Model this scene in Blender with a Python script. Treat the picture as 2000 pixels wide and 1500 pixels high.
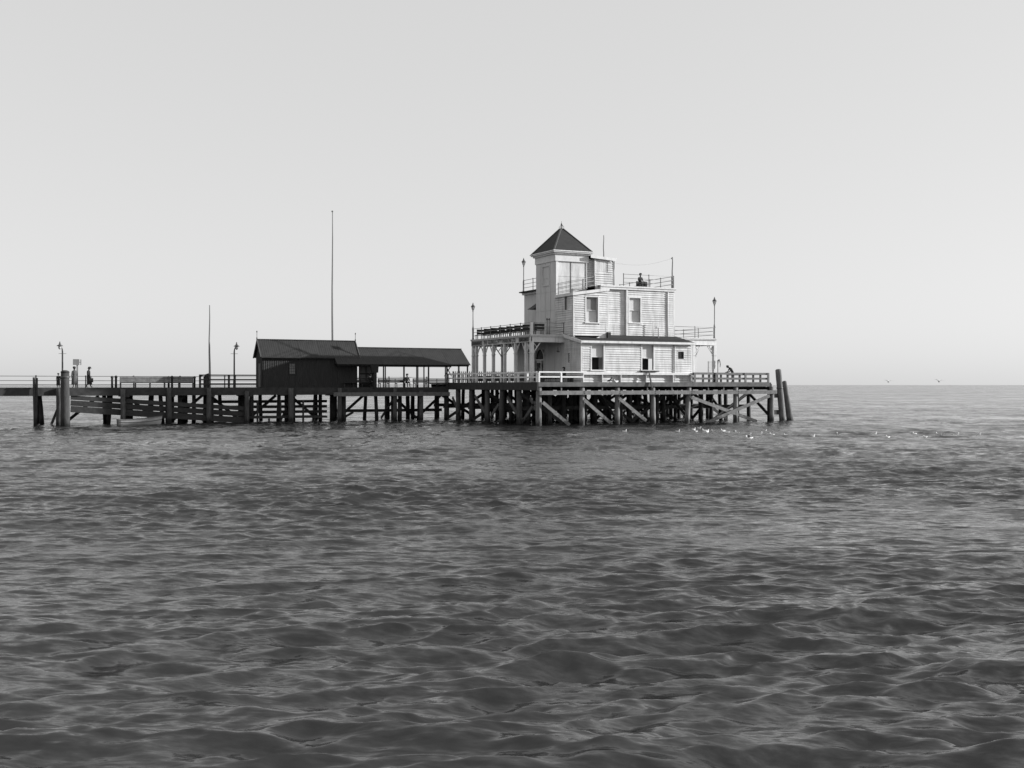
import bpy, math, random
import numpy as np
from mathutils import Vector, Matrix
random.seed(7)
for o in list(bpy.data.objects): bpy.data.objects.remove(o)
S = bpy.context.scene
COL = S.collection

# ---------------------------------------------------------------- camera
H, F, AL = 3.2, 2150.0, math.radians(26)
CA, SA = math.cos(AL), math.sin(AL)
C_R, C_F = 2.08, 86.0
CU, CV = -(C_R*CA + C_F*SA), -(-C_R*SA + C_F*CA)
cam = bpy.data.cameras.new('camera'); camo = bpy.data.objects.new('camera', cam); COL.objects.link(camo)
camo.location = (CU, CV, H); camo.rotation_euler = (math.pi/2, 0, -AL)
cam.sensor_width = 36; cam.lens = 36*F/2000; cam.shift_y = 0.001
cam.clip_start = 0.1; cam.clip_end = 60000
S.camera = camo
S.render.resolution_x, S.render.resolution_y = 1024, 768

# ---------------------------------------------------------------- sky, sun, exposure
INC, EL = math.radians(69), math.radians(17)
to_sun = Vector((math.sin(INC)*math.cos(EL), -math.cos(INC)*math.cos(EL), math.sin(EL)))
w = bpy.data.worlds.new('World'); S.world = w; w.use_nodes = True
nt = w.node_tree; nt.nodes.clear()
sky = nt.nodes.new('ShaderNodeTexSky'); sky.sky_type = 'NISHITA'; sky.sun_disc = False
sky.sun_elevation = EL; sky.sun_rotation = math.atan2(to_sun.x, to_sun.y)
sky.air_density = 1.0; sky.dust_density = 1.5; sky.ozone_density = 1.0; sky.altitude = 0
sep = nt.nodes.new('ShaderNodeVectorMath'); sep.operation = 'DOT_PRODUCT'; sep.inputs[1].default_value = (.40, .50, .10); bg = nt.nodes.new('ShaderNodeBackground')
mr = nt.nodes.new('ShaderNodeMath'); mr.operation = 'POWER'; mr.inputs[1].default_value = 0.5   # blue-sensitive plate, hazy even sky
ml = nt.nodes.new('ShaderNodeMath'); ml.operation = 'MULTIPLY_ADD'; ml.inputs[1].default_value = 1.25; ml.inputs[2].default_value = 2.75
wo = nt.nodes.new('ShaderNodeOutputWorld'); bg.inputs['Strength'].default_value = 0.1
nt.links.new(sky.outputs[0], sep.inputs[0]); nt.links.new(sep.outputs['Value'], mr.inputs[0]); nt.links.new(mr.outputs[0], ml.inputs[0])
nt.links.new(ml.outputs[0], bg.inputs[0]); nt.links.new(bg.outputs[0], wo.inputs[0])
sl = bpy.data.lights.new('sun', 'SUN'); sl.energy = 5.0; sl.angle = math.radians(0.6); sl.color = (1, 1, 1)
so = bpy.data.objects.new('sun', sl); COL.objects.link(so); so.location = (60, -60, 60)
so.rotation_euler = to_sun.to_track_quat('Z', 'Y').to_euler()
vs = S.view_settings; vs.view_transform = 'Standard'; vs.look = 'None'; vs.gamma = 1; vs.exposure = 0.6; vs.use_curve_mapping = False

# ---------------------------------------------------------------- pixel -> place
def ray(px):
    t = (px-1000)/F; return (t*CA+SA, -t*SA+CA)
def at_v(px, v, py=752):
    d = ray(px); s = (v-CV)/d[1]; return Vector((CU+s*d[0], v, H+(752-py)/F*s))
def at_u(px, u, py=752):
    d = ray(px); s = (u-CU)/d[0]; return Vector((u, CV+s*d[1], H+(752-py)/F*s))
def at_z(px, py, z=0):
    s = (z-H)*F/(752-py); d = ray(px); return Vector((CU+s*d[0], CV+s*d[1], z))
def depth(u, v): return (u-CU)*SA+(v-CV)*CA
def zz(py, u, v): return H+(752-py)/F*depth(u, v)

# ---------------------------------------------------------------- materials (all neutral greys: a monochrome photograph)
MATS = {}
def material(name, base, rough=.8, var=.25, scale=2.0, stretch=(1, 1, 1), bump=0.0, objvar=.0, wet=None, spec=.3, streak=0):
    if name in MATS: return MATS[name]
    m = bpy.data.materials.new(name); m.use_nodes = True; n = m.node_tree; L = n.links
    b = n.nodes['Principled BSDF']; b.inputs['Roughness'].default_value = rough
    b.inputs['Specular IOR Level'].default_value = spec
    geo = n.nodes.new('ShaderNodeNewGeometry'); mp = n.nodes.new('ShaderNodeMapping')
    mp.inputs['Scale'].default_value = [scale*s for s in stretch]
    no = n.nodes.new('ShaderNodeTexNoise'); no.inputs['Detail'].default_value = 6; no.inputs['Scale'].default_value = 1; no.inputs['Roughness'].default_value = .65
    L.new(geo.outputs['Position'], mp.inputs['Vector']); L.new(mp.outputs[0], no.inputs['Vector'])
    r = n.nodes.new('ShaderNodeMapRange'); r.inputs[1].default_value = .3; r.inputs[2].default_value = .7
    r.inputs[3].default_value = base*(1-var); r.inputs[4].default_value = base*(1+var*.6)
    L.new(no.outputs['Fac'], r.inputs[0]); val = r.outputs[0]
    if objvar:
        oi = n.nodes.new('ShaderNodeObjectInfo'); r2 = n.nodes.new('ShaderNodeMapRange')
        r2.inputs[3].default_value = 1-objvar; r2.inputs[4].default_value = 1+objvar*.6
        mu = n.nodes.new('ShaderNodeMath'); mu.operation = 'MULTIPLY'
        L.new(oi.outputs['Random'], r2.inputs[0]); L.new(val, mu.inputs[0]); L.new(r2.outputs[0], mu.inputs[1]); val = mu.outputs[0]
    if streak:                                  # rain-washed dirt and rust runs down the paint
        mp2 = n.nodes.new('ShaderNodeMapping'); mp2.inputs['Scale'].default_value = (3.2, 3.2, .28)
        n2 = n.nodes.new('ShaderNodeTexNoise'); n2.inputs['Scale'].default_value = 1; n2.inputs['Detail'].default_value = 5; n2.inputs['Roughness'].default_value = .7
        L.new(geo.outputs['Position'], mp2.inputs['Vector']); L.new(mp2.outputs[0], n2.inputs['Vector'])
        r4 = n.nodes.new('ShaderNodeMapRange'); r4.inputs[1].default_value = .54; r4.inputs[2].default_value = .74; r4.inputs[3].default_value = 1; r4.inputs[4].default_value = 1-streak
        L.new(n2.outputs['Fac'], r4.inputs[0]); mu = n.nodes.new('ShaderNodeMath'); mu.operation = 'MULTIPLY'
        L.new(val, mu.inputs[0]); L.new(r4.outputs[0], mu.inputs[1]); val = mu.outputs[0]
    if wet:                                     # weed and wet up to the tide mark, uneven
        sx = n.nodes.new('ShaderNodeSeparateXYZ'); L.new(geo.outputs['Position'], sx.inputs[0])
        ad = n.nodes.new('ShaderNodeMath'); ad.operation = 'MULTIPLY_ADD'; ad.inputs[1].default_value = 1.2
        L.new(no.outputs['Fac'], ad.inputs[0]); L.new(sx.outputs['Z'], ad.inputs[2])
        r3 = n.nodes.new('ShaderNodeMapRange'); r3.inputs[1].default_value = wet+.45; r3.inputs[2].default_value = wet+.95
        r3.inputs[3].default_value = .22; r3.inputs[4].default_value = 1; L.new(ad.outputs[0], r3.inputs[0])
        mu = n.nodes.new('ShaderNodeMath'); mu.operation = 'MULTIPLY'; L.new(val, mu.inputs[0]); L.new(r3.outputs[0], mu.inputs[1]); val = mu.outputs[0]
    L.new(val, b.inputs['Base Color'])
    if bump:
        bp = n.nodes.new('ShaderNodeBump'); bp.inputs['Strength'].default_value = bump; bp.inputs['Distance'].default_value = .03
        L.new(no.outputs['Fac'], bp.inputs['Height']); L.new(bp.outputs[0], b.inputs['Normal'])
    MATS[name] = m; return m
WHITE = material('white_paint_weathered', .54, .65, .3, 1.6, (1, 1, .35), 0, .09, streak=.45)
TRIM = material('white_trim_paint', .60, .6, .14, 3, (1, 1, .5), 0, .06, streak=.35)
SHEET = material('white_board_paint', .50, .7, .12, 1.2, (1, 1, .3), 0, .03, streak=.35)
ROOF = material('dark_slate_roof', .028, .8, .25, 3, (1, 1, 1), .2, .05)
RUST = material('dark_painted_iron', .028, .75, .3, 2.5, (1, 1, .3), 0, .1)
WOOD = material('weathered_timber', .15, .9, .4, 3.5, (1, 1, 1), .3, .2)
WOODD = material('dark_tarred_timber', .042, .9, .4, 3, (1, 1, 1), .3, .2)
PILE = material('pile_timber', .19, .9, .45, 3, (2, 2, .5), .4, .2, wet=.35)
PILED = material('pile_timber_dark', .045, .9, .4, 3, (2, 2, .5), .4, .2, wet=.3)  # darker copy of the pile timber; shade under the decks put into its colour
IRON = material('dark_iron', .07, .5, .2, 6, (1, 1, 1), 0, .1, spec=.5)
RAILP = material('grey_painted_pipe', .22, .5, .2, 4)
RAILW = material('white_rail_paint', .64, .6, .14, 4, (1, 1, 1), 0, .04)
BLIND = material('pale_window_blind', .52, .9, .1, 8)
BLINDD = material('grey_window_blind', .22, .9, .15, 8)
GLASS = material('dark_glass', .015, .08, .1, 3, spec=.5)
LAMPG = material('lamp_glass', .45, .15, .1, 6, spec=.5)
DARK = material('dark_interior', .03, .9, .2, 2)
CLOTH = material('dark_cloth', .035, .95, .3, 9, objvar=.3)
CLOTH2 = material('grey_cloth', .09, .95, .3, 9, objvar=.3)
SKIN = material('skin', .38, .6, .1, 9)
HAIR = material('hair', .025, .7, .2, 20)
FEATH = material('white_feathers', .82, .8, .06, 20)
FEATHG = material('grey_feathers', .35, .8, .1, 20)
BEAK = material('dark_beak', .08, .5, .1, 20)
BOATM = material('grey_boat_paint', .42, .55, .2, 2, (1, 1, 1), 0)
POLE = material('pole_timber', .2, .8, .2, 3, (3, 3, .4), 0)
PRINT = material('sign_lettering', .05, .7, .1, 6)
SIGNP = material('sign_panel_paint', .17, .7, .15, 3)

# ---------------------------------------------------------------- mesh builder
ORG = {}
class MB:
    def __init__(s): s.v, s.f, s.sm = [], [], []
    def add(s, vs, fs, smooth=False):
        k = len(s.v); s.v += [tuple(p) for p in vs]; s.f += [tuple(i+k for i in f) for f in fs]; s.sm += [smooth]*len(fs); return s
    def box(s, x0, x1, y0, y1, z0, z1):
        return s.add([(x0,y0,z0),(x1,y0,z0),(x1,y1,z0),(x0,y1,z0),(x0,y0,z1),(x1,y0,z1),(x1,y1,z1),(x0,y1,z1)],
                     [(3,2,1,0),(4,5,6,7),(0,1,5,4),(1,2,6,5),(2,3,7,6),(3,0,4,7)])
    def beam(s, p, q, w, h, up=(0, 0, 1)):
        p, q = Vector(p), Vector(q); d = (q-p).normalized(); up = Vector(up)
        if abs(d.dot(up)) > .98: up = Vector((0, 1, 0))
        a = d.cross(up).normalized()*(w/2); b = a.cross(d).normalized()*(h/2)
        vs = [p-a-b, p+a-b, p+a+b, p-a+b, q-a-b, q+a-b, q+a+b, q-a+b]
        return s.add(vs, [(0,1,2,3),(7,6,5,4),(0,4,5,1),(1,5,6,2),(2,6,7,3),(3,7,4,0)])
    def cyl(s, p, q, r0, r1=None, n=10, smooth=True):
        r1 = r0 if r1 is None else r1
        return s.tube([p, q], [r0, r1], n, smooth)
    def tube(s, pts, rad, n=10, smooth=True):
        pts = [Vector(p) for p in pts]; vs = []; fs = []
        for i, p in enumerate(pts):
            d = (pts[min(i+1, len(pts)-1)]-pts[max(i-1, 0)])
            d = d.normalized() if d.length > 1e-9 else Vector((0, 0, 1))
            up = Vector((0, 0, 1)) if abs(d.z) < .95 else Vector((0, 1, 0))
            a = d.cross(up).normalized(); b = a.cross(d)
            for k in range(n):
                t = 2*math.pi*k/n; vs.append(p+(a*math.cos(t)+b*math.sin(t))*rad[i])
        for i in range(len(pts)-1):
            for k in range(n):
                k2 = (k+1) % n; fs.append((i*n+k, i*n+k2, (i+1)*n+k2, (i+1)*n+k))
        s.add(vs, [f[::-1] for f in fs], smooth)
        m = len(s.v)-len(vs)
        s.f.append(tuple(m+k for k in range(n))); s.f.append(tuple(m+(len(pts)-1)*n+k for k in reversed(range(n)))); s.sm += [False, False]
        return s
    def lathe(s, c, prof, n=12, sx=1, sy=1, smooth=True):
        vs = []; fs = []
        for r, z in prof:
            for k in range(n):
                t = 2*math.pi*k/n; vs.append((c[0]+r*sx*math.cos(t), c[1]+r*sy*math.sin(t), c[2]+z))
        for i in range(len(prof)-1):
            for k in range(n):
                k2 = (k+1) % n; fs.append((i*n+k, i*n+k2, (i+1)*n+k2, (i+1)*n+k))
        m = len(prof)-1
        s.add(vs, fs, smooth); k0 = len(s.v)-len(vs)
        s.f.append(tuple(k0+k for k in reversed(range(n)))); s.f.append(tuple(k0+m*n+k for k in range(n))); s.sm += [False, False]
        return s
    def prism(s, poly, d):                      # planar polygon pushed along d
        n = len(poly); d = Vector(d); P = [Vector(p) for p in poly]
        return s.add(P+[p+d for p in P], [tuple(reversed(range(n))), tuple(range(n, 2*n))]+[(i, (i+1) % n, n+(i+1) % n, n+i) for i in range(n)])
    def build(s, name, mat, parent=None, kind=None, label=None):
        o0 = ORG.get(parent.name, Vector()) if parent else Vector()
        me = bpy.data.meshes.new(name); me.from_pydata([(x-o0.x, y-o0.y, z-o0.z) for x, y, z in s.v], [], s.f)
        me.polygons.foreach_set('use_smooth', s.sm); me.materials.append(mat); me.update()
        o = bpy.data.objects.new(name, me); COL.objects.link(o)
        if parent: o.parent = parent
        ORG[o.name] = o0
        if kind: o['kind'] = kind
        if label: o['label'] = label
        return o
def tag(o, label, cat, group=None):
    o['label'] = label; o['category'] = cat
    if group: o['group'] = group
    return o
def thing(name, loc, label, cat, group=None):
    o = bpy.data.objects.new(name, None); COL.objects.link(o); o.location = loc; o.empty_display_size = .3
    ORG[o.name] = Vector(loc); return tag(o, label, cat, group)
def bx(name, mat, par, *a, **k): return MB().box(*a).build(name, mat, par, **k)
def bm_(name, mat, par, p, q, w, h, **k): return MB().beam(p, q, w, h).build(name, mat, par, **k)

# ================================================================ SEA
def make_sea():
    rng = np.random.default_rng(11)
    rr = [3.5]
    while rr[-1] < 30000:
        r = rr[-1]; rr.append(r+max(.045, r*r*.66e-4) if r < 700 else r*1.35)
    rr = np.array(rr)
    inner = np.arange(-30.5, 30.501, .088); out = np.concatenate([np.linspace(-100, -31, 40), inner, np.linspace(31, 100, 40)])
    th = np.radians(out)
    R, T = np.meshgrid(rr, th, indexing='ij')
    X = CU+R*np.sin(T+AL); Y = CV+R*np.cos(T+AL)
    DR = np.gradient(rr)[:, None]*np.ones_like(T)
    N = 240
    lam = np.exp(rng.uniform(math.log(.17), math.log(5.0), N)); lam[:10] = rng.uniform(2.6, 5.2, 10)
    ang = rng.normal(0, 1, N)*np.interp(np.log(lam), [math.log(.3), math.log(4)], [.40, .26])+math.radians(-6); ang += math.pi
    dx = np.sin(ang+AL); dy = np.cos(ang+AL); k = 2*math.pi/lam
    s = .034*np.exp(-.5*((np.log(lam)-math.log(.5))/1.05)**2); s[:10] = .021
    a = s/k; ph = rng.uniform(0, 2*math.pi, N)
    Z = np.zeros_like(X); OX = np.zeros_like(X); OY = np.zeros_like(X)
    # gusty patches: wave height varies slowly over the surface
    g = 1+.42*np.sin(X*.21+Y*.13+1)*np.sin(Y*.17-X*.09+.4)+.22*np.sin(X*.05-Y*.33)
    nr = np.searchsorted(rr, 600)
    for i in range(N):
        fade = np.clip(lam[i]/(DR[:nr]*1.6)-.6, 0, 1)
        last = int((fade[:, 0] > 0).sum())
        if last == 0: continue
        x, y = X[:last], Y[:last]
        p = k[i]*(x*dx[i]+y*dy[i])+ph[i]; A = a[i]*fade[:last]*g[:last]
        c, sn = np.cos(p), np.sin(p)
        Z[:last] += A*c; OX[:last] -= .66*A*dx[i]*sn; OY[:last] -= .66*A*dy[i]*sn
    X = X+OX; Y = Y+OY
    nrw, nc = X.shape
    co = np.stack([X, Y, Z], -1).reshape(-1, 3).astype(np.float32)
    i0 = (np.arange(nrw-1)[:, None]*nc+np.arange(nc-1)[None]).reshape(-1)
    q = np.stack([i0, i0+nc, i0+nc+1, i0+1], -1).astype(np.int32)
    me = bpy.data.meshes.new('sea'); me.vertices.add(len(co)); me.vertices.foreach_set('co', co.ravel())
    me.loops.add(q.size); me.loops.foreach_set('vertex_index', q.ravel())
    me.polygons.add(len(q)); me.polygons.foreach_set('loop_start', np.arange(0, q.size, 4, dtype=np.int32))
    me.polygons.foreach_set('use_smooth', np.ones(len(q), dtype=bool)); me.update(); me.validate()
    m = bpy.data.materials.new('sea_water'); m.use_nodes = True; n = m.node_tree; L = n.links
    b = n.nodes['Principled BSDF']; b.inputs['Base Color'].default_value = (.016, .016, .016, 1)
    b.inputs['Roughness'].default_value = .34; b.inputs['IOR'].default_value = 1.6
    geo = n.nodes.new('ShaderNodeNewGeometry'); cur = geo.outputs['Normal']
    tb = n.nodes.new('ShaderNodeVectorMath'); tb.operation = 'ADD'; wb, wd = math.radians(72), .09; tb.inputs[1].default_value = (wd*(math.sin(wb)*CA-math.cos(wb)*SA), wd*(-math.sin(wb)*SA-math.cos(wb)*CA), 0); L.new(cur, tb.inputs[0]); cur = tb.outputs[0]   # constant tilt on every normal, shaping reflections: darker far, brighter towards the right
    rotz = -AL
    rmix = []                                   # wind-ruffled streaks and slicks: roughness varies in patches
    for st in ((.22, .8, 1), (.9, .10, 1), (.025, .09, 1)):
        mp = n.nodes.new('ShaderNodeMapping'); mp.vector_type = 'TEXTURE'; mp.inputs['Rotation'].default_value = (0, 0, rotz+.05); mp.inputs['Scale'].default_value = [1/x for x in st]
        no = n.nodes.new('ShaderNodeTexNoise'); no.inputs['Scale'].default_value = 1; no.inputs['Detail'].default_value = 5; no.inputs['Roughness'].default_value = .65
        L.new(geo.outputs['Position'], mp.inputs['Vector']); L.new(mp.outputs[0], no.inputs['Vector']); rmix.append(no.outputs['Fac'])
    m1 = n.nodes.new('ShaderNodeMath'); m1.operation = 'ADD'; L.new(rmix[0], m1.inputs[0]); L.new(rmix[1], m1.inputs[1])
    m2 = n.nodes.new('ShaderNodeMath'); m2.operation = 'ADD'; L.new(m1.outputs[0], m2.inputs[0]); L.new(rmix[2], m2.inputs[1])
    mr_ = n.nodes.new('ShaderNodeMapRange'); mr_.inputs[1].default_value = 1.22; mr_.inputs[2].default_value = 1.78; mr_.inputs[3].default_value = .02; mr_.inputs[4].default_value = .27
    L.new(m2.outputs[0], mr_.inputs[0]); L.new(mr_.outputs[0], b.inputs['Roughness'])
    for sc, st, strength, det in ((1.0, (.45, .07, 1), .5, 3), (1.0, (.03, .11, 1), .7, 5), (1.0, (.30, .9, 1), .4, 3), (1.0, (1.0, 5.4, 1), 1.3, 5), (1.0, (3.4, 13, 1), 1.2, 4)):
        mp = n.nodes.new('ShaderNodeMapping'); mp.vector_type = 'TEXTURE'
        mp.inputs['Rotation'].default_value = (0, 0, rotz-.06); mp.inputs['Scale'].default_value = [1/x for x in st]
        no = n.nodes.new('ShaderNodeTexNoise'); no.inputs['Scale'].default_value = sc; no.inputs['Detail'].default_value = det; no.inputs['Roughness'].default_value = .6
        L.new(geo.outputs['Position'], mp.inputs['Vector']); L.new(mp.outputs[0], no.inputs['Vector'])
        sb = n.nodes.new('ShaderNodeVectorMath'); sb.operation = 'SUBTRACT'; sb.inputs[1].default_value = (.5, .5, .5)
        L.new(no.outputs['Color'], sb.inputs[0])
        mu = n.nodes.new('ShaderNodeVectorMath'); mu.operation = 'MULTIPLY'; mu.inputs[1].default_value = (strength, strength, 0)
        L.new(sb.outputs[0], mu.inputs[0])
        ad = n.nodes.new('ShaderNodeVectorMath'); ad.operation = 'ADD'; L.new(cur, ad.inputs[0]); L.new(mu.outputs[0], ad.inputs[1]); cur = ad.outputs[0]
    nm = n.nodes.new('ShaderNodeVectorMath'); nm.operation = 'NORMALIZE'; L.new(cur, nm.inputs[0]); L.new(nm.outputs[0], b.inputs['Normal'])
    me.materials.append(m)
    o = bpy.data.objects.new('sea', me); COL.objects.link(o); o['kind'] = 'structure'; o['label'] = 'grey choppy sea reaching to the horizon'
make_sea()

# ================================================================ PLATFORM
ZD = zz(746.7, 0, 0)                       # pavilion deck level
UE = at_v(1502, .1).x                      # platform right end
VE = 23.0
plat = thing('pier_platform', (0, 0, 0), 'timber pile platform under the white pavilion with braces and walings', 'pier')
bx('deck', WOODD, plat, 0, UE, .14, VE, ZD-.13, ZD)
bx('edge_beam', material('stained_timber', .11, .9, .5, 1.5, (1, 1, 1), .3), plat, 0, UE, 0, .14, ZD-.34, ZD+.01)
bx('edge_beam', WOODD, plat, -.14, 0, .0, 18.2, ZD-.62, ZD+.01)
bx('edge_beam', WOODD, plat, UE, UE+.14, .0, VE, ZD-.34, ZD+.01)
zw1, zw0 = zz(763.2, 3, 0), zz(771, 3, 0)
cols = [.17]+[at_v(p, .3).x for p in (1137, 1206, 1275, 1346, 1437, 1507)]
rows = [.32]+[at_u(p, .17).y for p in (1014, 981, 952, 921, 895, 872)]+[21.5]
for a, b in ((0, 2), (2, 4), (4, 6)):      # waling in lengths that meet on the piles
    bx('waling', WOOD, plat, cols[a]-.14 if a == 0 else cols[a]+.005, cols[b]-.005 if b < 6 else cols[b]+.2, -.14, .10, zw0, zw1)
def pile(par, u, v, ztop, r, mat, lean=(0, 0), n=12):
    b = Vector((u+lean[0], v+lean[1], -.9)); t = Vector((u, v, ztop)); mb = MB(); pts, rad = [], []
    for i in range(7):
        k = i/6; p = b.lerp(t, k)+Vector((random.uniform(-.012, .012), random.uniform(-.012, .012), 0))
        pts.append(p); rad.append(r*(1.06-.12*k)*random.uniform(.97, 1.03))
    return mb.tube(pts, rad, n).build('pile', mat, par)
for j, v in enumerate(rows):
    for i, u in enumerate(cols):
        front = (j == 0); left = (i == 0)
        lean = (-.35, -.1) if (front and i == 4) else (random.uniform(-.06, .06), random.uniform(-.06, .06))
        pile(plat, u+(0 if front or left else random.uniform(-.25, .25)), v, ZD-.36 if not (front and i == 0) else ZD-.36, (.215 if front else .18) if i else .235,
             PILE if front else material('jetty_pile', .075, .9, .45, 3, (2, 2, .5), .4, .2, wet=.3) if left else PILED, lean)  # left-face piles darker than the front row: shaded side put into the colour
for j, v in enumerate(rows[1:], 1):         # second set of piles between the main ones
    for i in range(len(cols)-1):
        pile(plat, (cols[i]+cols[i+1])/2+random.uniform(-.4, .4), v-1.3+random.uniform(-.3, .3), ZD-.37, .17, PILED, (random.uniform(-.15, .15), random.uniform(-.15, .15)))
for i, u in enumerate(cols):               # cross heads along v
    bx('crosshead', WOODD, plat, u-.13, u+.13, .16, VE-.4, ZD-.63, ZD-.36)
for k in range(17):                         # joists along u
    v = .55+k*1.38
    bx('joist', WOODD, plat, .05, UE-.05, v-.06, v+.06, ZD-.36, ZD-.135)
# joist ends and studs seen in the dark gap above the front waling
for p in (1096, 1176, 1264, 1312, 1383, 1413, 1470):
    u = at_v(p, .2).x; bx('stud', WOOD, plat, u-.05, u+.05, .14, .22, zw1-.1, ZD-.345)
for i, u in enumerate(cols[:6]):
    for dz in (.10, .24):
        MB().cyl((u+.01, -.14, zw0+dz), (u+.01, -.18, zw0+dz), .035, n=8).build('bolt', IRON, plat)
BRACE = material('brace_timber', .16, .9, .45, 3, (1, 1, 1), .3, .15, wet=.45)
def brace(par, p, q, w=.10, h=.30, mat=BRACE): return bm_('brace', mat, par, p, q, w, h)
fv = -.02
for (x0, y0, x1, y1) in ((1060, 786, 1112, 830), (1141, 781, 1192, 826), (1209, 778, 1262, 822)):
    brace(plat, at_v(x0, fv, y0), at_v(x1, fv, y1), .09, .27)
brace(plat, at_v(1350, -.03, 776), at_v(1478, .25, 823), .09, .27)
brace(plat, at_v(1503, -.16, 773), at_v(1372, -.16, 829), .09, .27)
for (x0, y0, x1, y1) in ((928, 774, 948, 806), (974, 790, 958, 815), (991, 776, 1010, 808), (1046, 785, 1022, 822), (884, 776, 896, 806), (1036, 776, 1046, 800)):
    brace(plat, at_u(x0, -.02, y0), at_u(x1, -.02, y1), .09, .26, material('brace_timber_dark', .08, .9, .4, 3, (1, 1, 1), .3, .15, wet=.45))  # left-face braces take a darker copy of the timber, shade put into the colour
for j, v in enumerate(rows[1:], 1):         # bracing inside, row by row
    for i in range(len(cols)-1):
        if (i+j) % 3 == 2: continue
        za, zb = (2.5, .1) if (i+j) % 2 else (.1, 2.5)
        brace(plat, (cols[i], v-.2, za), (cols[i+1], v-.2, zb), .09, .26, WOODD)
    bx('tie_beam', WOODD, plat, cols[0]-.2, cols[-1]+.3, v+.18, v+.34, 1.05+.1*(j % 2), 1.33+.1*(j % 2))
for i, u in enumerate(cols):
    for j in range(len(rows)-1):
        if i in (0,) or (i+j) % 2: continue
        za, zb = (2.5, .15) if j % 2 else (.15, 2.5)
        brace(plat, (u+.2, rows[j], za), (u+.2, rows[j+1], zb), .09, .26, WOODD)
for y0, y1 in ((768.5, 777), (801, 810)):   # ties out to the fender piles
    pz0, pz1 = zz(y1, UE, .6), zz(y0, UE, .6)
    bx('tie_beam', WOODD, plat, cols[-1], at_v(1521, .6).x, .5, .75, pz0, pz1)
pile(plat, cols[-1]+.25, .9, ZD-.1, .2, PILED)

for px_t, py_t, px_b, py_b, v, r, rb, lab in ((1520, 723, 1528.5, 826, .55, .26, .27, 'tall thick round fender pile with rounded top at the platform right end'),
                                     (1532, 746, 1543.5, 822, .95, .2, .33, 'shorter leaning fender pile against the tall one at the far right')):
    t = at_v(px_t, v, py_t); b = at_v(px_b, v, py_b); b = t+(b-t)*1.2
    th = thing('fender_pile', (b.x, b.y, 0), lab, 'pile', 'fender piles at the platform end')
    d = (t-b); pts = []; rad = []
    for k in range(9):
        f = k/8; pts.append(b+d*f); rad.append((rb+(r-rb)*f)*random.uniform(.97, 1.03)*(.93 if k == 6 else 1))
    pts += [t+d.normalized()*.06, t+d.normalized()*.1]; rad += [r*.8, r*.45]
    sh = MB().tube(pts, rad, 16).build('shaft', material('fender_timber', .13, .9, .4, 3, (2, 2, .6), .5, 0, wet=.1), th)
    c = b+d*.72; MB().tube([c-d.normalized()*.05, c+d.normalized()*.05], [r*1.12, r*1.12], 16).build('iron_band', IRON, th)

# ================================================================ PAVILION
V0 = .48                                    # lean-to front
UL = at_v(1135, V0).x
VB = 3.2
VA = at_u(1120, UL).y
VT0, VT1 = at_u(1085.5, UL).y, at_u(1047.5, UL).y
UT1 = at_v(1147, VT0).x
UB = at_v(1316, VB).x
UAR = at_v(1187, VA).x
UR = at_v(1351, V0).x
VBACK = 12.0
ULR = UL+.75                                # recessed wall behind tower
ZF2 = zz(653, UL, VB)                       # balcony level
ZT = zz(564, UB, VB)                        # roof terrace
pav = thing('jetty_pavilion', (8, 7, ZD), 'white weatherboard pavilion with square tower and pyramid roof on the pier', 'building')

def cells(a0, a1, z0, z1, ops):
    A = sorted({a0, a1, *[x for o in ops for x in o[:2]]}); Zs = sorted({z0, z1, *[x for o in ops for x in o[2:4]]})
    for i in range(len(A)-1):
        for j in range(len(Zs)-1):
            ca, cz = (A[i]+A[i+1])/2, (Zs[j]+Zs[j+1])/2
            if not (a0 < ca < a1 and z0 < cz < z1): continue
            if any(o[0] < ca < o[1] and o[2] < cz < o[3] for o in ops): continue
            yield A[i], A[i+1], Zs[j], Zs[j+1]
def wall_u(name, par, u0, u1, v, z0, z1, ops=(), th=.14, mat=SHEET):   # faces -v
    mb = MB()
    for a, b, c, d in cells(u0, u1, z0, z1, ops): mb.box(a, b, v, v+th, c, d)
    return mb.build(name, mat, par)
def wall_v(name, par, v0, v1, u, z0, z1, ops=(), th=.14, mat=SHEET):   # faces -u
    mb = MB()
    for a, b, c, d in cells(v0, v1, z0, z1, ops): mb.box(u, u+th, a, b, c, d)
    return mb.build(name, mat, par)
PITCH = .188
def clad(par, axis, a0, a1, face, z0, z1, ops=(), lim=None, mat=WHITE):
    """lapped weatherboards, one object per course; face = plane they are nailed to; outwards is -axis-normal"""
    n = int(round((z1-z0)/PITCH)); p = (z1-z0)/n
    for k in range(n):
        zb, zt = z0+k*p, z0+(k+1)*p+.012
        lo, hi = a0, a1
        if lim: lo, hi = lim((zb+zt)/2, a0, a1)
        if hi-lo < .05: continue
        segs = [(lo, hi)]
        for o in ops:
            if o[2] < (zb+zt)/2 < o[3]:
                segs = [s for x, y in segs for s in (((x, min(y, o[0])), (max(x, o[1]), y)) if o[0] < y and o[1] > x else ((x, y),)) if s[1]-s[0] > .02]
        lip = .078+random.uniform(-.006, .006)
        for x, y in segs:
            prof = [(0, zb), (lip, zb), (.010, min(zt, z1)), (0, min(zt, z1))]
            if axis == 'u': mb = MB().prism([(x, face-d, z) for d, z in prof], (y-x, 0, 0))
            else: mb = MB().prism([(face-d, x, z) for d, z in prof], (0, y-x, 0))
            mb.build('weatherboard', mat, par)

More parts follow.
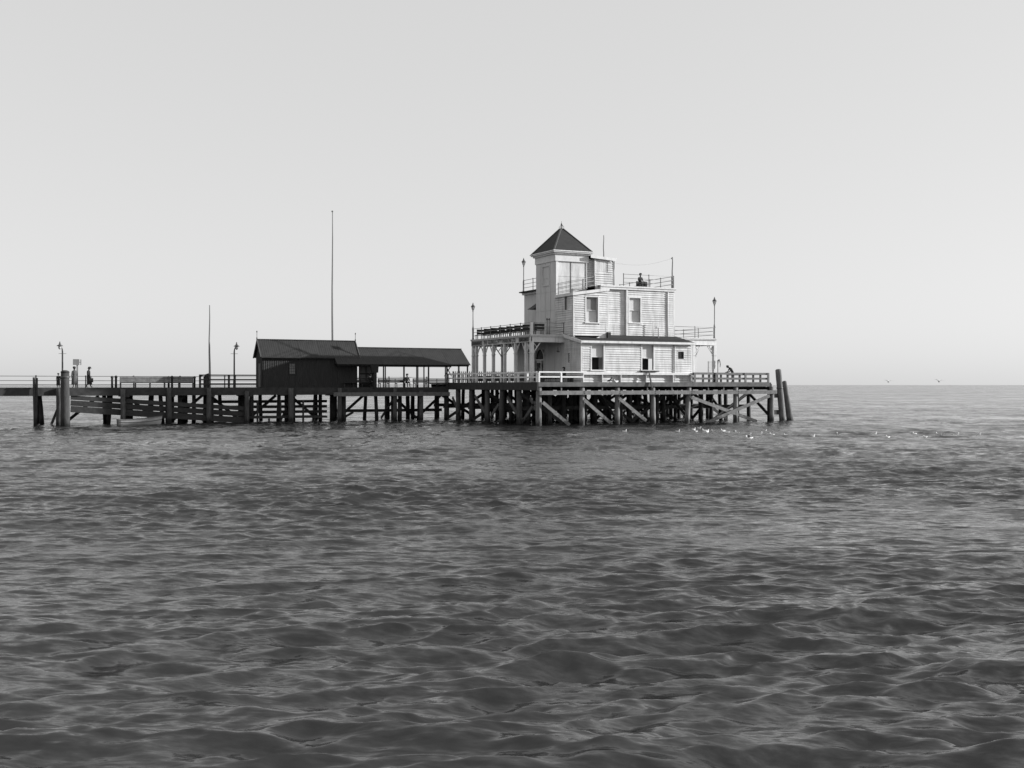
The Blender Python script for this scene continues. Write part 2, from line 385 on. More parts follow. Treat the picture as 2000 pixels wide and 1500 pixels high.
def window_u(par, u0, u1, v, z0, z1, split=.5, upper=BLIND, lower=BLIND, depth_=.16, frame=.11, proud=.05, low_open=False, sill=True):
    """double-hung sash window in a wall that faces -v"""
    fr = MB(); fr.box(u0-frame, u0, v-proud-.03, v+.06, z0-.0, z1+frame).box(u1, u1+frame, v-proud-.03, v+.06, z0-.0, z1+frame).box(u0, u1, v-proud-.03, v+.06, z1, z1+frame)
    W = fr.build('window', TRIM, par)
    if sill: bx('sill', TRIM, W, u0-frame-.06, u1+frame+.06, v-proud-.1, v+.08, z0-.09, z0-.002)
    zm = z0+(z1-z0)*split; g = v+depth_; t = .05
    su = MB().box(u0, u0+t, g-.05, g, zm, z1).box(u1-t, u1, g-.05, g, zm, z1).box(u0+t, u1-t, g-.05, g, z1-t, z1).box(u0+t, u1-t, g-.05, g, zm, zm+t).build('sash', TRIM, W)
    bx('pane', GLASS if upper is None else upper, W, u0+t, u1-t, g-.02, g-.01, zm+t, z1-t)
    g2 = g+.055
    if low_open:
        bx('sash', TRIM, W, u0, u1, g2-.04, g2, zm-.03, zm+.05)
        bx('unlit_room_sheet', DARK, W, u0, u1, g2+.5, g2+.55, z0, zm-.03)  # near-black sheet stands in for the unlit room behind the open sash
    else:
        MB().box(u0, u0+t, g2-.05, g2, z0, zm-.002).box(u1-t, u1, g2-.05, g2, z0, zm-.002).box(u0+t, u1-t, g2-.05, g2, z0, z0+t+.02).build('sash', TRIM, W)
        bx('pane', lower, W, u0+t, u1-t, g2-.02, g2-.01, z0+t+.02, zm-.002)
    return W

# --- lean-to
ze = zz(667, UL, V0)                        # eave
wt = ze-.02
def U0(p): return at_v(p, V0).x
def Z0(y): return zz(y, (UL+UR)/2, V0)
wz0, wz1, wzm = zz(722, 6, V0), zz(672.5, 6, V0), .5
op_l = [(U0(1155), U0(1178), zz(722, 5, V0), zz(672.5, 5, V0)), (U0(1253.5), U0(1275.5), zz(722.5, 10, V0), zz(673.5, 10, V0))]
op_s = [(U0(1323.5), U0(1335), zz(701, 13, V0), zz(686.5, 13, V0))]
lw = wall_u('front_wall', pav, UL+.141, UR, V0, ZD, wt, op_l+op_s)
fr_ops = [(a-.11, b+.11, c-.09, d+.11) for a, b, c, d in op_l]+[(a-.05, b+.05, c-.05, d+.05) for a, b, c, d in op_s]
clad(lw, 'u', UL+.10, UR-.09, V0, ZD+.02, wt, fr_ops)
window_u(lw, *op_l[0][:2], V0, *op_l[0][2:], split=.50, low_open=True)
window_u(lw, *op_l[1][:2], V0, *op_l[1][2:], split=.47, low_open=True)
a, b, c, d = op_s[0]
W = MB().box(a-.05, a, V0-.06, V0+.1, c-.05, d+.05).box(b, b+.05, V0-.06, V0+.1, c-.05, d+.05).box(a, b, V0-.06, V0+.1, d, d+.05).box(a, b, V0-.06, V0+.1, c-.05, c).build('window', TRIM, lw)
bx('pane', GLASS, W, a, b, V0+.12, V0+.13, c, d)
bx('corner_board', TRIM, lw, UL-.05, UL+.10, V0-.055, V0-.001, ZD, wt)
bx('corner_board', TRIM, lw, UR-.09, UR+.05, V0-.055, V0-.001, ZD, wt)
wall_v('right_wall', pav, V0+.14, VB+2, UR-.14, ZD, wt)
ztop = zz(655, UL, VB)
sl_z = lambda v: wt+(ztop-wt)*(v-V0)/(VB-V0)
llw = MB().prism([(UL, V0, ZD), (UL, VB, ZD), (UL, VB, sl_z(VB)), (UL, V0, wt)], (.14, 0, 0)).build('side_wall', SHEET, pav)
slot = [(at_u(1113.5, UL).y, at_u(1110, UL).y, zz(708, UL, 2), zz(689, UL, 2))]
clad(llw, 'v', V0-.0, VB-.02, UL, ZD+.02, ztop, slot, lim=lambda z, a, b: (max(a, V0+(z+.08-wt)/(ztop-wt)*(VB-V0)), b))
bx('slot_window', BLINDD, llw, UL-.03, UL-.004, slot[0][0], slot[0][1], slot[0][2], slot[0][3])
# roof of the lean-to: sheets between battens, hip at the right
ev = V0-.28; eu = UL-.15; er = UR+.2
def zroof(v): return ze+(ztop+.05-ze)*(v-ev)/(VB-ev)
rf = MB().prism([(eu, ev, ze), (er, ev, ze), (UB+.25, VB-.002, zroof(VB)), (eu, VB-.002, zroof(VB))], (0, 0, .07)).build('lean_to_roof', ROOF, pav)
MB().prism([(er, ev, ze), (er, VB+1.5, ze), (UB+.25, VB+1.5, zroof(VB)), (UB+.25, VB, zroof(VB))], (0, 0, .07)).build('hip_roof', ROOF, pav)
bx('gutter', TRIM, rf, eu, er, ev-.10, ev-.003, ze-.10, ze+.075)
MB().prism([(eu-.06, ev-.1, ze-.16), (eu-.06, VB, zroof(VB)-.2), (eu-.06, VB, zroof(VB)+.08), (eu-.06, ev-.1, ze+.08)], (.055, 0, 0)).build('barge_board', TRIM, rf)
bx('eave_board', TRIM, rf, UL-.02, UR, ev, V0-.06, ze-.12, ze-.06)
for k in range(5):
    zk = ev+(k+1)*.52
    if zk < VB-.2: bm_('roof_batten', ROOF, rf, (eu, zk, zroof(zk)+.08), (er-(er-UB)*(zk-ev)/(VB-ev), zk, zroof(zk)+.08), .05, .03)
# downpipe and clothes of the front wall
u = U0(1316.5); MB().cyl((u, V0-.12, ZD+.1), (u, V0-.12, ze-.1), .045, n=8).build('downpipe', TRIM, lw)
# shelf with fins below the windows
zs = zz(728.5, 6, .2)
s0, s1 = UL+.02, UR+.02
bx('shelf', TRIM, lw, s0, s1, .18, V0-.045, zs-.05, zs+.0)
bx('shelf_lip', TRIM, lw, s0, s1, .15, .178, zs-.14, zs+.035)
for p in (1138.5, 1176, 1212, 1262, 1314, 1349):
    u = at_v(p, .25).x
    if p == 1262: MB().prism([(u, .19, zs-.05), (u, V0-.05, zs-.05), (u, V0-.05, ZD+.01), (u, .3, ZD+.01)], (.06, 0, 0)).build('shelf_bracket', TRIM, lw)
    else: bx('shelf_bracket', TRIM, lw, u-.03, u+.03, .16, V0-.05, ZD+.012, zs-.052)
# dark tray and waste chute under second window
ua, ub = U0(1250), U0(1283); zt_ = zz(725, 10, .3)
bx('tray', WOODD, lw, ua, ub, .1, V0-.06, zt_-.04, zt_+.05)
uc = at_v(1268, .02).x; bm_('waste_chute', WOODD, lw, (uc, .05, zt_-.04), (uc+.12, -.2, zz(757, 10, 0)), .16, .06)
# --- block A (projecting upper room)
zA0 = zz(655.5, UL, VA)
zA1l, zA1r = zz(572, UL, VA)-.05, zz(563, UAR, VA)-.05
opA = [(at_v(1144.5, VA).x, at_v(1167, VA).x, zz(629.5, 5.5, VA), zz(580, 5.5, VA))]
fA = MB()
for a, b, c, d in cells(UL+.141, UAR, zA0, zA1l, opA): fA.box(a, b, VA, VA+.14, c, d)
fA.prism([(UL+.141, VA, zA1l), (UAR, VA, zA1l), (UAR, VA, zA1r)], (0, .14, 0))
fA = fA.build('front_wall', SHEET, pav)
clad(fA, 'u', UL+.08, UAR-.06, VA, zA0+.03, zA1r, [(a-.11, b+.11, c-.09, d+.11) for a, b, c, d in opA],
     lim=lambda z, a, b: (a if z < zA1l-.02 else a+(z-zA1l+.05)/(zA1r-zA1l)*(b-a), b))
window_u(fA, *opA[0][:2], VA, *opA[0][2:], split=.47, upper=BLINDD, lower=BLIND)
bx('corner_board', TRIM, fA, UL-.04, UL+.08, VA-.055, VA-.001, zA0, zA1l)
bx('corner_board', TRIM, fA, UAR-.06, UAR+.02, VA-.055, VA-.001, zA0, zA1r)
sA = wall_v('side_wall', pav, VA, VT0-.001, UL, ZF2-.3, zA1l, [(at_u(1109.5, UL).y, at_u(1103.5, UL).y, zz(605, UL, 2.5), zz(578.5, UL, 2.5))])
clad(sA, 'v', VA, VT0-.02, UL, zA0+.03, zA1l, [(at_u(1110.5, UL).y, at_u(1102.5, UL).y, zz(606, UL, 2.5), zz(577, UL, 2.5))])
a, b = at_u(1109.5, UL).y, at_u(1103.5, UL).y; c, d = zz(605, UL, 2.5), zz(578.5, UL, 2.5)
W = MB().box(UL-.06, UL+.05, a-.08, a, c-.06, d+.06).box(UL-.06, UL+.05, b, b+.08, c-.06, d+.06).box(UL-.06, UL+.05, a, b, d, d+.06).box(UL-.06, UL+.05, a, b, c-.06, c).build('window', TRIM, sA)
bx('pane', BLINDD, W, UL+.05, UL+.06, a, b, c, d)
wall_v('inner_wall', pav, VA+.14, VB+.3, UAR-.14, zA0, zA1l)
bx('floor_soffit', WOODD, pav, UL+.15, UAR-.01, VA+.15, VB+.12, zA0-.0, zA0+.1)
rA = MB().prism([(UL-.12, VA-.16, zA1l+.01), (UAR+.06, VA-.16, zA1r+.01), (UAR+.06, VT0, zA1r+.01), (UL-.12, VT0, zA1l+.01)], (0, 0, .06)).build('sloping_roof', ROOF, pav)
MB().prism([(UL-.12, VA-.2, zA1l-.16), (UAR+.06, VA-.2, zA1r-.16), (UAR+.06, VA-.2, zA1r+.08), (UL-.12, VA-.2, zA1l+.08)], (0, .04, 0)).build('fascia', TRIM, rA)
bx('fascia', TRIM, rA, UL-.16, UL-.121, VA-.2, VT0-.02, zA1l-.16, zA1l+.08)
# --- block B (main upper storey)
UB1 = at_v(1222.5, VB).x
opB = [(at_v(1228.5, VB).x, at_v(1250, VB).x, zz(629.5, 10, VB), zz(581.5, 10, VB))]
zB0, zB1 = ztop-.12, ZT-.06
fB = wall_u('front_wall', pav, UB1, UB, VB, zB0, zB1, opB)
clad(fB, 'u', UB1+.10, UB-.08, VB, zB0, zB1-.22, [(a-.11, b+.11, c-.09, d+.11) for a, b, c, d in opB])
window_u(fB, *opB[0][:2], VB, *opB[0][2:], split=.49)
bx('corner_board', TRIM, fB, UB1-.03, UB1+.10, VB-.13, VB-.001, zB0, zB1-.2)
bx('corner_board', TRIM, fB, UB-.08, UB+.03, VB-.055, VB-.001, zB0, zB1-.2)
u = at_v(1303, VB).x; MB().cyl((u, VB-.11, zB0), (u, VB-.11, zB1-.15), .05, n=8).build('downpipe', TRIM, fB)
fB2 = wall_u('front_wall', pav, UAR-.2, UB1-.002, VB+.12, zB0, zB1)
clad(fB2, 'u', UAR-.1, UB1-.04, VB+.12, zB0, zB1-.22)
bx('cornice', TRIM, pav, UAR+.08, UB+.14, VB-.17, VB-.002, zB1-.22, zB1-.04)
bx('cornice_cap', TRIM, pav, UAR+.08, UB+.2, VB-.24, VB-.002, zB1-.038, ZT+.03)
wall_v('right_wall', pav, VB+.141, VBACK, UB-.14, ZF2-.4, zB1)
wall_u('back_wall', pav, ULR, UB, VBACK, ZD, zB1)
bx('terrace_roof', ROOF, pav, UAR+.07, UB, VB, VBACK+.1, ZT-.10, ZT-.0)
bx('terrace_roof', ROOF, pav, UL+.2, UAR+.065, VT0+.05, VBACK+.1, ZT-.10, ZT-.0)
bx('ground_ceiling', WOODD, pav, UL+.2, UR-.2, V0+.5, VBACK, ZF2-.45, ZF2-.35)
# vent pipe, roof box
p1 = at_v(1286, VB-1.0); pz = zroof(VB-1.0)+.05
MB().tube([(p1.x, p1.y, pz), (p1.x, p1.y, zz(640, p1.x, p1.y)), (p1.x-.1, p1.y, zz(638, p1.x, p1.y)), (p1.x-.32, p1.y, zz(641, p1.x, p1.y))], [.045]*4, 8).build('vent_pipe', TRIM, rf)
p1 = at_v(1276, VB-.35); MB().cyl((p1.x, p1.y, zroof(p1.y)), (p1.x, p1.y, zz(629, p1.x, p1.y)), .04, n=8).build('vent_pipe', TRIM, rf)
p1 = at_v(1188.5, 1.2); pz = zroof(1.2)
bxr = MB().box(p1.x-.14, p1.x+.14, 1.05, 1.35, pz, zz(649, p1.x, 1.2)).build('roof_box', WOODD, rf)
MB().prism([(p1.x-1.15, 1.3, zroof(1.3)+.08), (p1.x-.15, 1.3, zroof(1.3)+.08), (p1.x-.15, 1.3, zz(650, p1.x, 1.3))], (0, .05, 0)).build('flashing_board', TRIM, bxr)

# --- ground floor left wall (vertical boards, arched door), upper left walls
va, vb = at_u(1062.5, UL).y, at_u(1045.5, UL).y          # door opening span in v
dz1 = zz(693, UL, (va+vb)/2); 
gl = wall_v('ground_wall', pav, VB+.001, VBACK, UL+.03, ZD, ZF2-.25, [(va, vb, ZD, zz(682, UL, va))])
for k in range(14):
    v = VB+.02+k*.68
    if v+.62 > VBACK: break
    segs = [(v, min(v+.655, VBACK))]
    segs = [s for x, y in segs for s in (((x, min(y, va-.12)), (max(x, vb+.12), y)) if va-.12 < y and vb+.12 > x else ((x, y),)) if s[1]-s[0] > .05]
    for x, y in segs: bx('wall_board', SHEET, gl, UL-.005, UL+.03, x, y, ZD+.02, ZF2-.26)
vm = (va+vb)/2; hw = (vb-va)/2; zsprg = zz(703, UL, vm); zapex = zz(682.5, UL, vm)
arch = []
for k in range(15):
    t = math.pi*k/14; arch.append((vm+hw*math.cos(t), zsprg+(zapex-zsprg)*math.sin(t)**.85))
mb = MB()                                              # arch trim
for k in range(14):
    (v0_, z0_), (v1_, z1_) = arch[k], arch[k+1]
    o0 = (vm+(v0_-vm)*1.16, zsprg+(z0_-zsprg)*1.1); o1 = (vm+(v1_-vm)*1.16, zsprg+(z1_-zsprg)*1.1)
    mb.add([(UL-.06, v0_, z0_), (UL-.06, v1_, z1_), (UL-.06, o1[0], o1[1]), (UL-.06, o0[0], o0[1]), (UL+.1, v0_, z0_), (UL+.1, v1_, z1_), (UL+.1, o1[0], o1[1]), (UL+.1, o0[0], o0[1])],
           [(0, 1, 2, 3), (7, 6, 5, 4), (0, 4, 5, 1), (2, 6, 7, 3), (1, 5, 6, 2), (3, 7, 4, 0)])
mb.box(UL-.06, UL+.1, va-.13, va, ZD, zsprg).box(UL-.06, UL+.1, vb, vb+.13, ZD, zsprg)
dr = mb.build('arched_door', TRIM, gl)
MB().prism([(UL+.1, y, z) for y, z in arch], (.02, 0, 0)).build('fanlight', GLASS, dr)
bx('transom', TRIM, dr, UL-.02, UL+.09, va, vb, zsprg-.08, zsprg+.06)
bx('door_leaf', TRIM, dr, UL+.12, UL+.16, vm-.1, vb, ZD, zsprg-.08)
bx('door_pane', GLASS, dr, UL+.10, UL+.118, vm+.05, vb-.12, ZD+.9, zsprg-.25)
bx('doorway_shade_sheet', DARK, dr, UL+.9, UL+.92, va-.3, vm, ZD, zsprg)  # near-black sheet in the doorway, its colour standing in for the shade inside
# --- tower
zc0 = zz(509.5, UL, VT0)                                   # underside of frieze
zc1 = zz(496, UL, VT0)
tw = wall_v('tower_wall', pav, VT0, VT1, UL, ZF2-.3, zc1, [(at_u(1073, UL).y, at_u(1061, UL).y, zz(556, UL, 6), zz(520, UL, 6))])
nb = 4; tb0, tb1 = at_u(1073, UL).y, at_u(1061, UL).y; tz0, tz1 = zz(556, UL, 6), zz(520, UL, 6)
for k in range(nb):                                        # tall sheets with cover battens
    a, b = VT0+(VT1-VT0)*k/nb, VT0+(VT1-VT0)*(k+1)/nb
    mb = MB()
    zsplit = [ZF2-.28, zz(607, UL, 6), zz(571, UL, 6), zc0]
    for q in range(3):
        for x, y, c, d in cells(a+.02, b-.02, zsplit[q]+.012, zsplit[q+1]-.012, [(tb0-.1, tb1+.1, tz0-.1, tz1+.1)]): mb.box(UL-.035, UL-.003, x, y, c, d)
    mb.build('wall_board', SHEET, tw)
W = MB().box(UL-.07, UL-.003, tb0-.1, tb0, tz0-.1, tz1+.1).box(UL-.07, UL-.003, tb1, tb1+.1, tz0-.1, tz1+.1).box(UL-.07, UL-.003, tb0, tb1, tz1, tz1+.1).box(UL-.09, UL-.003, tb0, tb1, tz0-.1, tz0).build('window', SHEET, tw)
bx('shutter', SHEET, W, UL+.0, UL+.03, tb0, (tb0+tb1)/2-.01, tz0, tz1); bx('shutter', SHEET, W, UL+.0, UL+.03, (tb0+tb1)/2+.01, tb1, tz0, tz1)
bx('glazing_bar', SHEET, W, UL-.03, UL-.001, tb0, tb1, (tz0+tz1)/2-.03-.2, (tz0+tz1)/2+.03-.2)
# tower right face: two tall panels between posts
tr = wall_u('tower_wall', pav, UL+.141, UT1, VT0+.08, zA1l-.2, zc1, th=.1)
px_m = at_v(1115.5, VT0).x
zp1 = zz(506, UL, VT0)
bx('corner_post', TRIM, tr, UL, UL+.22, VT0-.035, VT0-.002, zA1l+.0, zc0)
bx('corner_post', TRIM, tr, UL+.142, UL+.22, VT0-.001, VT0+.078, zA1l+.0, zc0)
bx('corner_post', TRIM, tr, UT1-.10, UT1, VT0-.02, VT0+.078, ZT-.2, zc0)
for a, b in ((UL+.23, px_m-.02), (px_m+.02, UT1-.11)):
    zmid = zz(539, UL, VT0)
    bx('panel', WHITE, tr, a, b, VT0+.04, VT0+.078, zA1l, zmid-.012); bx('panel', WHITE, tr, a, b, VT0+.04, VT0+.078, zmid+.012, zp1)
bx('mullion', RAILP, tr, px_m-.018, px_m+.018, VT0+.0, VT0+.039, zA1l, zp1)
bx('tower_back', SHEET, pav, UL+.141, UT1, VT1-.14, VT1-.002, ZF2, zc1)
bx('tower_side', SHEET, pav, UT1-.14, UT1-.002, VT0+.18, VT1-.14, ZT-.3, zc1)
def ring(name, mat, o, z0, z1, par):                        # a moulding band round the tower
    return MB().box(UL-o, UT1+o, VT0-o, VT0+.15, z0, z1).box(UL-o, UL+.15, VT0+.15, VT1+o, z0, z1).box(UT1-.15, UT1+o, VT0+.15, VT1+o, z0, z1).box(UL+.15, UT1-.15, VT1-.15, VT1+o, z0, z1).build(name, mat, par)
ring('frieze', TRIM, .09, zc0, zc1-.002, pav)
zk = zz(489.5, UL, VT0)
ring('cornice', TRIM, .22, zc1, zc1+(zk-zc1)*.45, pav)
ring('cornice', TRIM, .36, zc1+(zk-zc1)*.45+.002, zk-.05, pav)
ring('gutter', TRIM, .43, zk-.048, zk+.03, pav)
ap = zz(447, (UL+UT1)/2, (VT0+VT1)/2); um, vm2 = (UL+UT1)/2, (VT0+VT1)/2; o = .36
MB().add([(UL-o, VT0-o, zk), (UT1+o, VT0-o, zk), (UT1+o, VT1+o, zk), (UL-o, VT1+o, zk), (um-.12, vm2-.12, ap), (um+.12, vm2-.12, ap), (um+.12, vm2+.12, ap), (um-.12, vm2+.12, ap)],
         [(0, 1, 5, 4), (1, 2, 6, 5), (2, 3, 7, 6), (3, 0, 4, 7), (4, 5, 6, 7), (3, 2, 1, 0)]).build('tower_roof', ROOF, pav)
hips = bpy.data.objects['tower_roof']
for (x, y, x2, y2) in ((UL-o, VT0-o, um-.12, vm2-.12), (UT1+o, VT0-o, um+.12, vm2-.12), (UL-o, VT1+o, um-.12, vm2+.12), (UT1+o, VT1+o, um+.12, vm2+.12)):
    bm_('hip_capping', material('hip_lead', .12, .6, .1, 3), hips, (x, y, zk+.02), (x2, y2, ap+.02), .12, .05)
fz = zz(432, um, vm2)
fin = MB().lathe((um, vm2, ap), [(.06, 0), (.06, .08), (.03, .12), (.03, .3), (.07, .36), (.07, .42), (.02, .5), (.012, fz-ap)], 8).build('finial', IRON, hips)
for k in range(8):
    t = k*math.pi/4; c, s_ = math.cos(t), math.sin(t)
    MB().tube([(um+.2*c, vm2+.2*s_, ap), (um+.22*c, vm2+.22*s_, ap+.16), (um+.1*c, vm2+.1*s_, ap+.28), (um+.02*c, vm2+.02*s_, ap+.4)], [.012]*4, 5).build('cresting_scroll', IRON, fin)
# --- annex right of the tower
UX0, UX1, UXp = UT1+.002, at_v(1199, VT0-.3).x, at_v(1162, VT0-.3).x
za_l, za_r = zz(501, UX0, VT0), zz(508, UX1, VT0-.3)
zab = ZT-.02
ax = wall_u('annex_wall', pav, UX0, UXp, VT0+.08, zab, za_r)
clad(ax, 'u', UX0+.02, UXp, VT0+.08, zab, za_r-.1)
opX = [(UXp+.14, at_v(1187.5, VT0-.3).x, zz(531.5, UX1, VT0-.3), za_r-.12)]
ax2 = wall_u('annex_wall', pav, UXp, UX1, VT0-.2, zab, za_r, th=.27)
clad(ax2, 'u', UXp+.10, UX1-.06, VT0-.2, zab, za_r-.12, opX)
for k in range(6):
    a = opX[0][0]+(opX[0][1]-opX[0][0])*k/6; bx('vertical_board', WHITE, ax2, a+.006, a+(opX[0][1]-opX[0][0])/6-.006, VT0-.215, VT0-.201, opX[0][2], opX[0][3])
bx('corner_board', TRIM, ax2, UXp-.0, UXp+.10, VT0-.26, VT0-.201, zab, za_r); bx('corner_board', TRIM, ax2, UX1-.06, UX1+.05, VT0-.26, VT0-.201, zab, za_r)
wall_v('annex_side', pav, VT0-.2+.271, VT1, UX1-.14, zab, za_r)
rX = MB().prism([(UX0+.1, VT0-.4, za_l+.02), (UX1+.14, VT0-.4, za_r+.06), (UX1+.14, VT1, za_r+.06), (UX0+.1, VT1, za_l+.02)], (0, 0, .06)).build('annex_roof', ROOF, pav)
MB().prism([(UX0+.1, VT0-.44, za_l-.14), (UX1+.16, VT0-.44, za_r-.10), (UX1+.16, VT0-.44, za_r+.14), (UX0+.1, VT0-.44, za_l+.10)], (0, .038, 0)).build('fascia', TRIM, rX)
MB().tube([(UX1+.10, VT0-.3, za_r-.1), (UX1+.10, VT0-.3, za_r-.5), (UX1+.06, VT0-.26, za_r-.9), (UX1+.06, VT0-.26, zab)], [.04]*4, 8).build('downpipe', TRIM, ax2)
# --- recessed wall behind tower, door with hood
rc = wall_v('recess_wall', pav, VT1+.001, VBACK, ULR, ZF2-.3, ZT-.06, mat=SHEET)
for k in range(6):
    a = VT1+.03+k*.72
    if a+.66 < VBACK: bx('wall_board', SHEET, rc, ULR-.03, ULR-.003, a, a+.69, ZF2+.02, ZT-.3)
bx('cornice', TRIM, rc, ULR-.2, ULR-.003, VT1+.02, VBACK+.2, ZT-.28, ZT-.1); bx('cornice', TRIM, rc, ULR-.28, ULR-.003, VT1+.02, VBACK+.28, ZT-.098, ZT+.03)
dv0 = VT1+.25; dzt = zz(604, ULR, dv0)
bx('door', TRIM, rc, ULR-.07, ULR-.031, dv0, dv0+.85, ZF2+.02, dzt-.1)
MB().prism([(ULR-1.0, dv0-.1, dzt), (ULR-.04, dv0-.1, dzt), (ULR-.04, dv0-.1, dzt+.62)], (0, 1.1, 0)).build('door_hood', material('hood_paint', .05, .8, .2, 3), rc)
wall_u('tower_return', pav, UL+.141, ULR+.1, VT1-.0, ZF2-.3, ZT-.06, th=.1)

# --- verandah all round, balcony above
UV = at_v(1037.3, VB).x
VV1 = at_u(921, UV).y
UVR = at_v(1399, VB).x
zf1, zf0 = zz(653, UV, VB), zz(666.5, UV, VB)
bal = MB().box(UV+.05, UL+.0, VB+.05, VV1-.05, zf1-.12, zf1-.004).box(UB, UVR-.05, VB+.05, VV1-.05, zf1-.12, zf1-.004).box(UL, UB, VBACK+.15, VV1-.05, zf1-.12, zf1-.004).build('balcony_deck', WOODD, pav)
def fascia_set(p, q, nrm):
    """cornice, fascia and bead along one edge; nrm points outwards"""
    p, q, nrm = Vector(p), Vector(q), Vector(nrm)
    for z0_, z1_, o in ((zf1-.07, zf1, .14), (zf1-.16, zf1-.072, .09), (zf0, zf1-.162, .0), (zf0-.05, zf0-.002, .03)):
        mid = (z0_+z1_)/2; off = nrm*(o/2-.04)
        bm_('fascia', TRIM if nrm.x == 0 else SHEET, bal, (p.x+off.x, p.y+off.y, mid), (q.x+off.x, q.y+off.y, mid), .08+o, z1_-z0_)
fascia_set((UV, VB-.0, 0), (UV, VV1, 0), (-1, 0, 0))
fascia_set((UV-.05, VB, 0), (UL-.002, VB, 0), (0, -1, 0))
fascia_set((UR+.21, VB, 0), (UVR, VB, 0), (0, -1, 0))
fascia_set((UVR, VB+.05, 0), (UVR, VV1, 0), (1, 0, 0))
fascia_set((UV, VV1, 0), (UVR, VV1, 0), (0, 1, 0))
PS = .1
def vpost(u, v, dirs, s=.115):
    P = bx('verandah_post', TRIM, pav, u-s, u+s, v-s, v+s, ZD, zf0-.05)
    bx('post_collar', TRIM, P, u-s-.03, u+s+.03, v-s-.03, v+s+.03, zf0-.95, zf0-.88)
    for dx, dy in dirs:
        e = .64; zb = zf0-.92; zt = zf0-.06
        bm_('bracket', TRIM, P, (u+dx*s, v+dy*s, zb), (u+dx*(s+e), v+dy*(s+e), zt), .07, .07)
        bm_('bracket', TRIM, P, (u+dx*s*1.0, v+dy*s*1.0, zt-.02), (u+dx*(s+e*.52), v+dy*(s+e*.52), zb+(zt-zb)*.5), .05, .05)
    return P
vp = [at_u(p, UV+.1).y for p in (1027.5, 1006.8, 985.4, 963.4, 946, 930.5, 924)]
vpost(UV+.12, VB+.12, [(0, 1), (1, 0)], .14)
for v in vp[:-1]: vpost(UV+.12, v, [(0, 1), (0, -1)])
vpost(UV+.12, VV1-.12, [(0, -1), (1, 0)])
for k in range(1, 6): vpost(UV+(UVR-UV)*k/6, VV1-.12, [(1, 0), (-1, 0)])
vpost(UVR-.12, VV1-.12, [(0, -1), (-1, 0)])
vpost(UVR-.12, VB+.12, [(0, 1), (-1, 0)], .14)
for v in (vp[1], vp[3], vp[5]): vpost(UVR-.12, v, [(0, 1), (0, -1)])
vpost(at_v(1354.5, VB+.12).x, VB+.12, [(1, 0)])
bx('verandah_screen', WHITE, pav, at_v(1386, 5).x-.12, at_v(1391, 5).x, 5, 5.1, ZD, zz(705, 17, 5))
# --- sign lettering on the left fascia
def text(s, parent, v_left, v_right, z0, hgt, u, mat):
    cu = bpy.data.curves.new('lettering', 'FONT'); cu.body = s; cu.size = 1; cu.extrude = .01
    to = bpy.data.objects.new('lettering', cu); COL.objects.link(to)
    dg = bpy.context.evaluated_depsgraph_get(); me = bpy.data.meshes.new_from_object(to.evaluated_get(dg)); bpy.data.objects.remove(to)
    xs = [v.co.x for v in me.vertices]; ys = [v.co.y for v in me.vertices]; x0, x1, y0, y1 = min(xs), max(xs), min(ys), max(ys)
    og = ORG[parent.name]
    for v in me.vertices:
        a = (v.co.x-x0)/(x1-x0); b = (v.co.y-y0)/(y1-y0)
        v.co = (u-v.co.z-og.x-.011, v_left+(v_right-v_left)*a-og.y, z0+hgt*b-og.z)
    me.materials.clear(); me.materials.append(mat)
    o = bpy.data.objects.new('lettering', me); COL.objects.link(o); o.parent = parent; return o
uF = UV-.09
zl = zf0+.03; hl = (zf1-.165-zf0)*.86
v1, v2 = at_u(943.5, UV).y, at_u(1013, UV).y
words = (('THE', 945, 952), ('GLENELG', 954, 970.5), ('JETTY', 972.5, 980.5), ('PAVILION', 982.5, 999), ('LTD', 1001, 1007.5))
for s_, a, b in words: text(s_, bal, at_u(a, UV).y, at_u(b, UV).y, zl, hl, UV-.0405, PRINT)
for a, b, s_ in ((921.5, 941.5, 'REFRESHMENTS'), (1014, 1033.5, 'CONFECTIONERY')):
    sp = bx('sign_panel', SIGNP, bal, UV-.052, UV-.041, at_u(b, UV).y, at_u(a, UV).y, zf0+.01, zf1-.17)
    text(s_, sp, at_u(a+.8, UV).y, at_u(b-.8, UV).y, zl+.02, hl*.8, UV-.0525, PRINT)

# ---------------------------------------------------------------- railings
def railing(name, label, pts, zb, heights, post_r, rail_r, spacing=None, posts=None, mat=RAILP, square=False, cat='railing', group=None, skip_end=False):
    r = thing(name, (pts[0][0], pts[0][1], zb), label, cat, group)
    for (x0, y0, *z0), (x1, y1, *z1) in zip(pts[:-1], pts[1:]):
        a, b = Vector((x0, y0, z0[0] if z0 else zb)), Vector((x1, y1, z1[0] if z1 else zb)); L_ = (b-a).length
        fr = posts if posts is not None else [i/max(1, round(L_/spacing)) for i in range(round(L_/spacing)+1)]
        for f in fr:
            p = a.lerp(b, f); hh = heights[-1]
            if square: bx('post', mat, r, p.x-post_r, p.x+post_r, p.y-post_r, p.y+post_r, p.z+.005, p.z+hh-rail_r)
            else:
                MB().lathe(tuple(p), [(post_r, .005), (post_r, hh-.02), (post_r*1.7, hh), (post_r*1.4, hh+.06), (post_r*.3, hh+.08)], 7).build('post', mat, r)
        for hh in heights:
            if square: bm_('rail', mat, r, a+Vector((0, 0, hh)), b+Vector((0, 0, hh)), rail_r*1.5, rail_r*2)
            else: MB().cyl(a+Vector((0, 0, hh)), b+Vector((0, 0, hh)), rail_r, n=6).build('rail', mat, r)
    return r
ZB = zf1
railing('balcony_railing', 'grey pipe railing with three rails above the lettered fascia', [(UV+.05, VV1-.1), (UV+.05, VB+.05)], ZB, (.32, .64, .97), .035, .022, spacing=1.95)
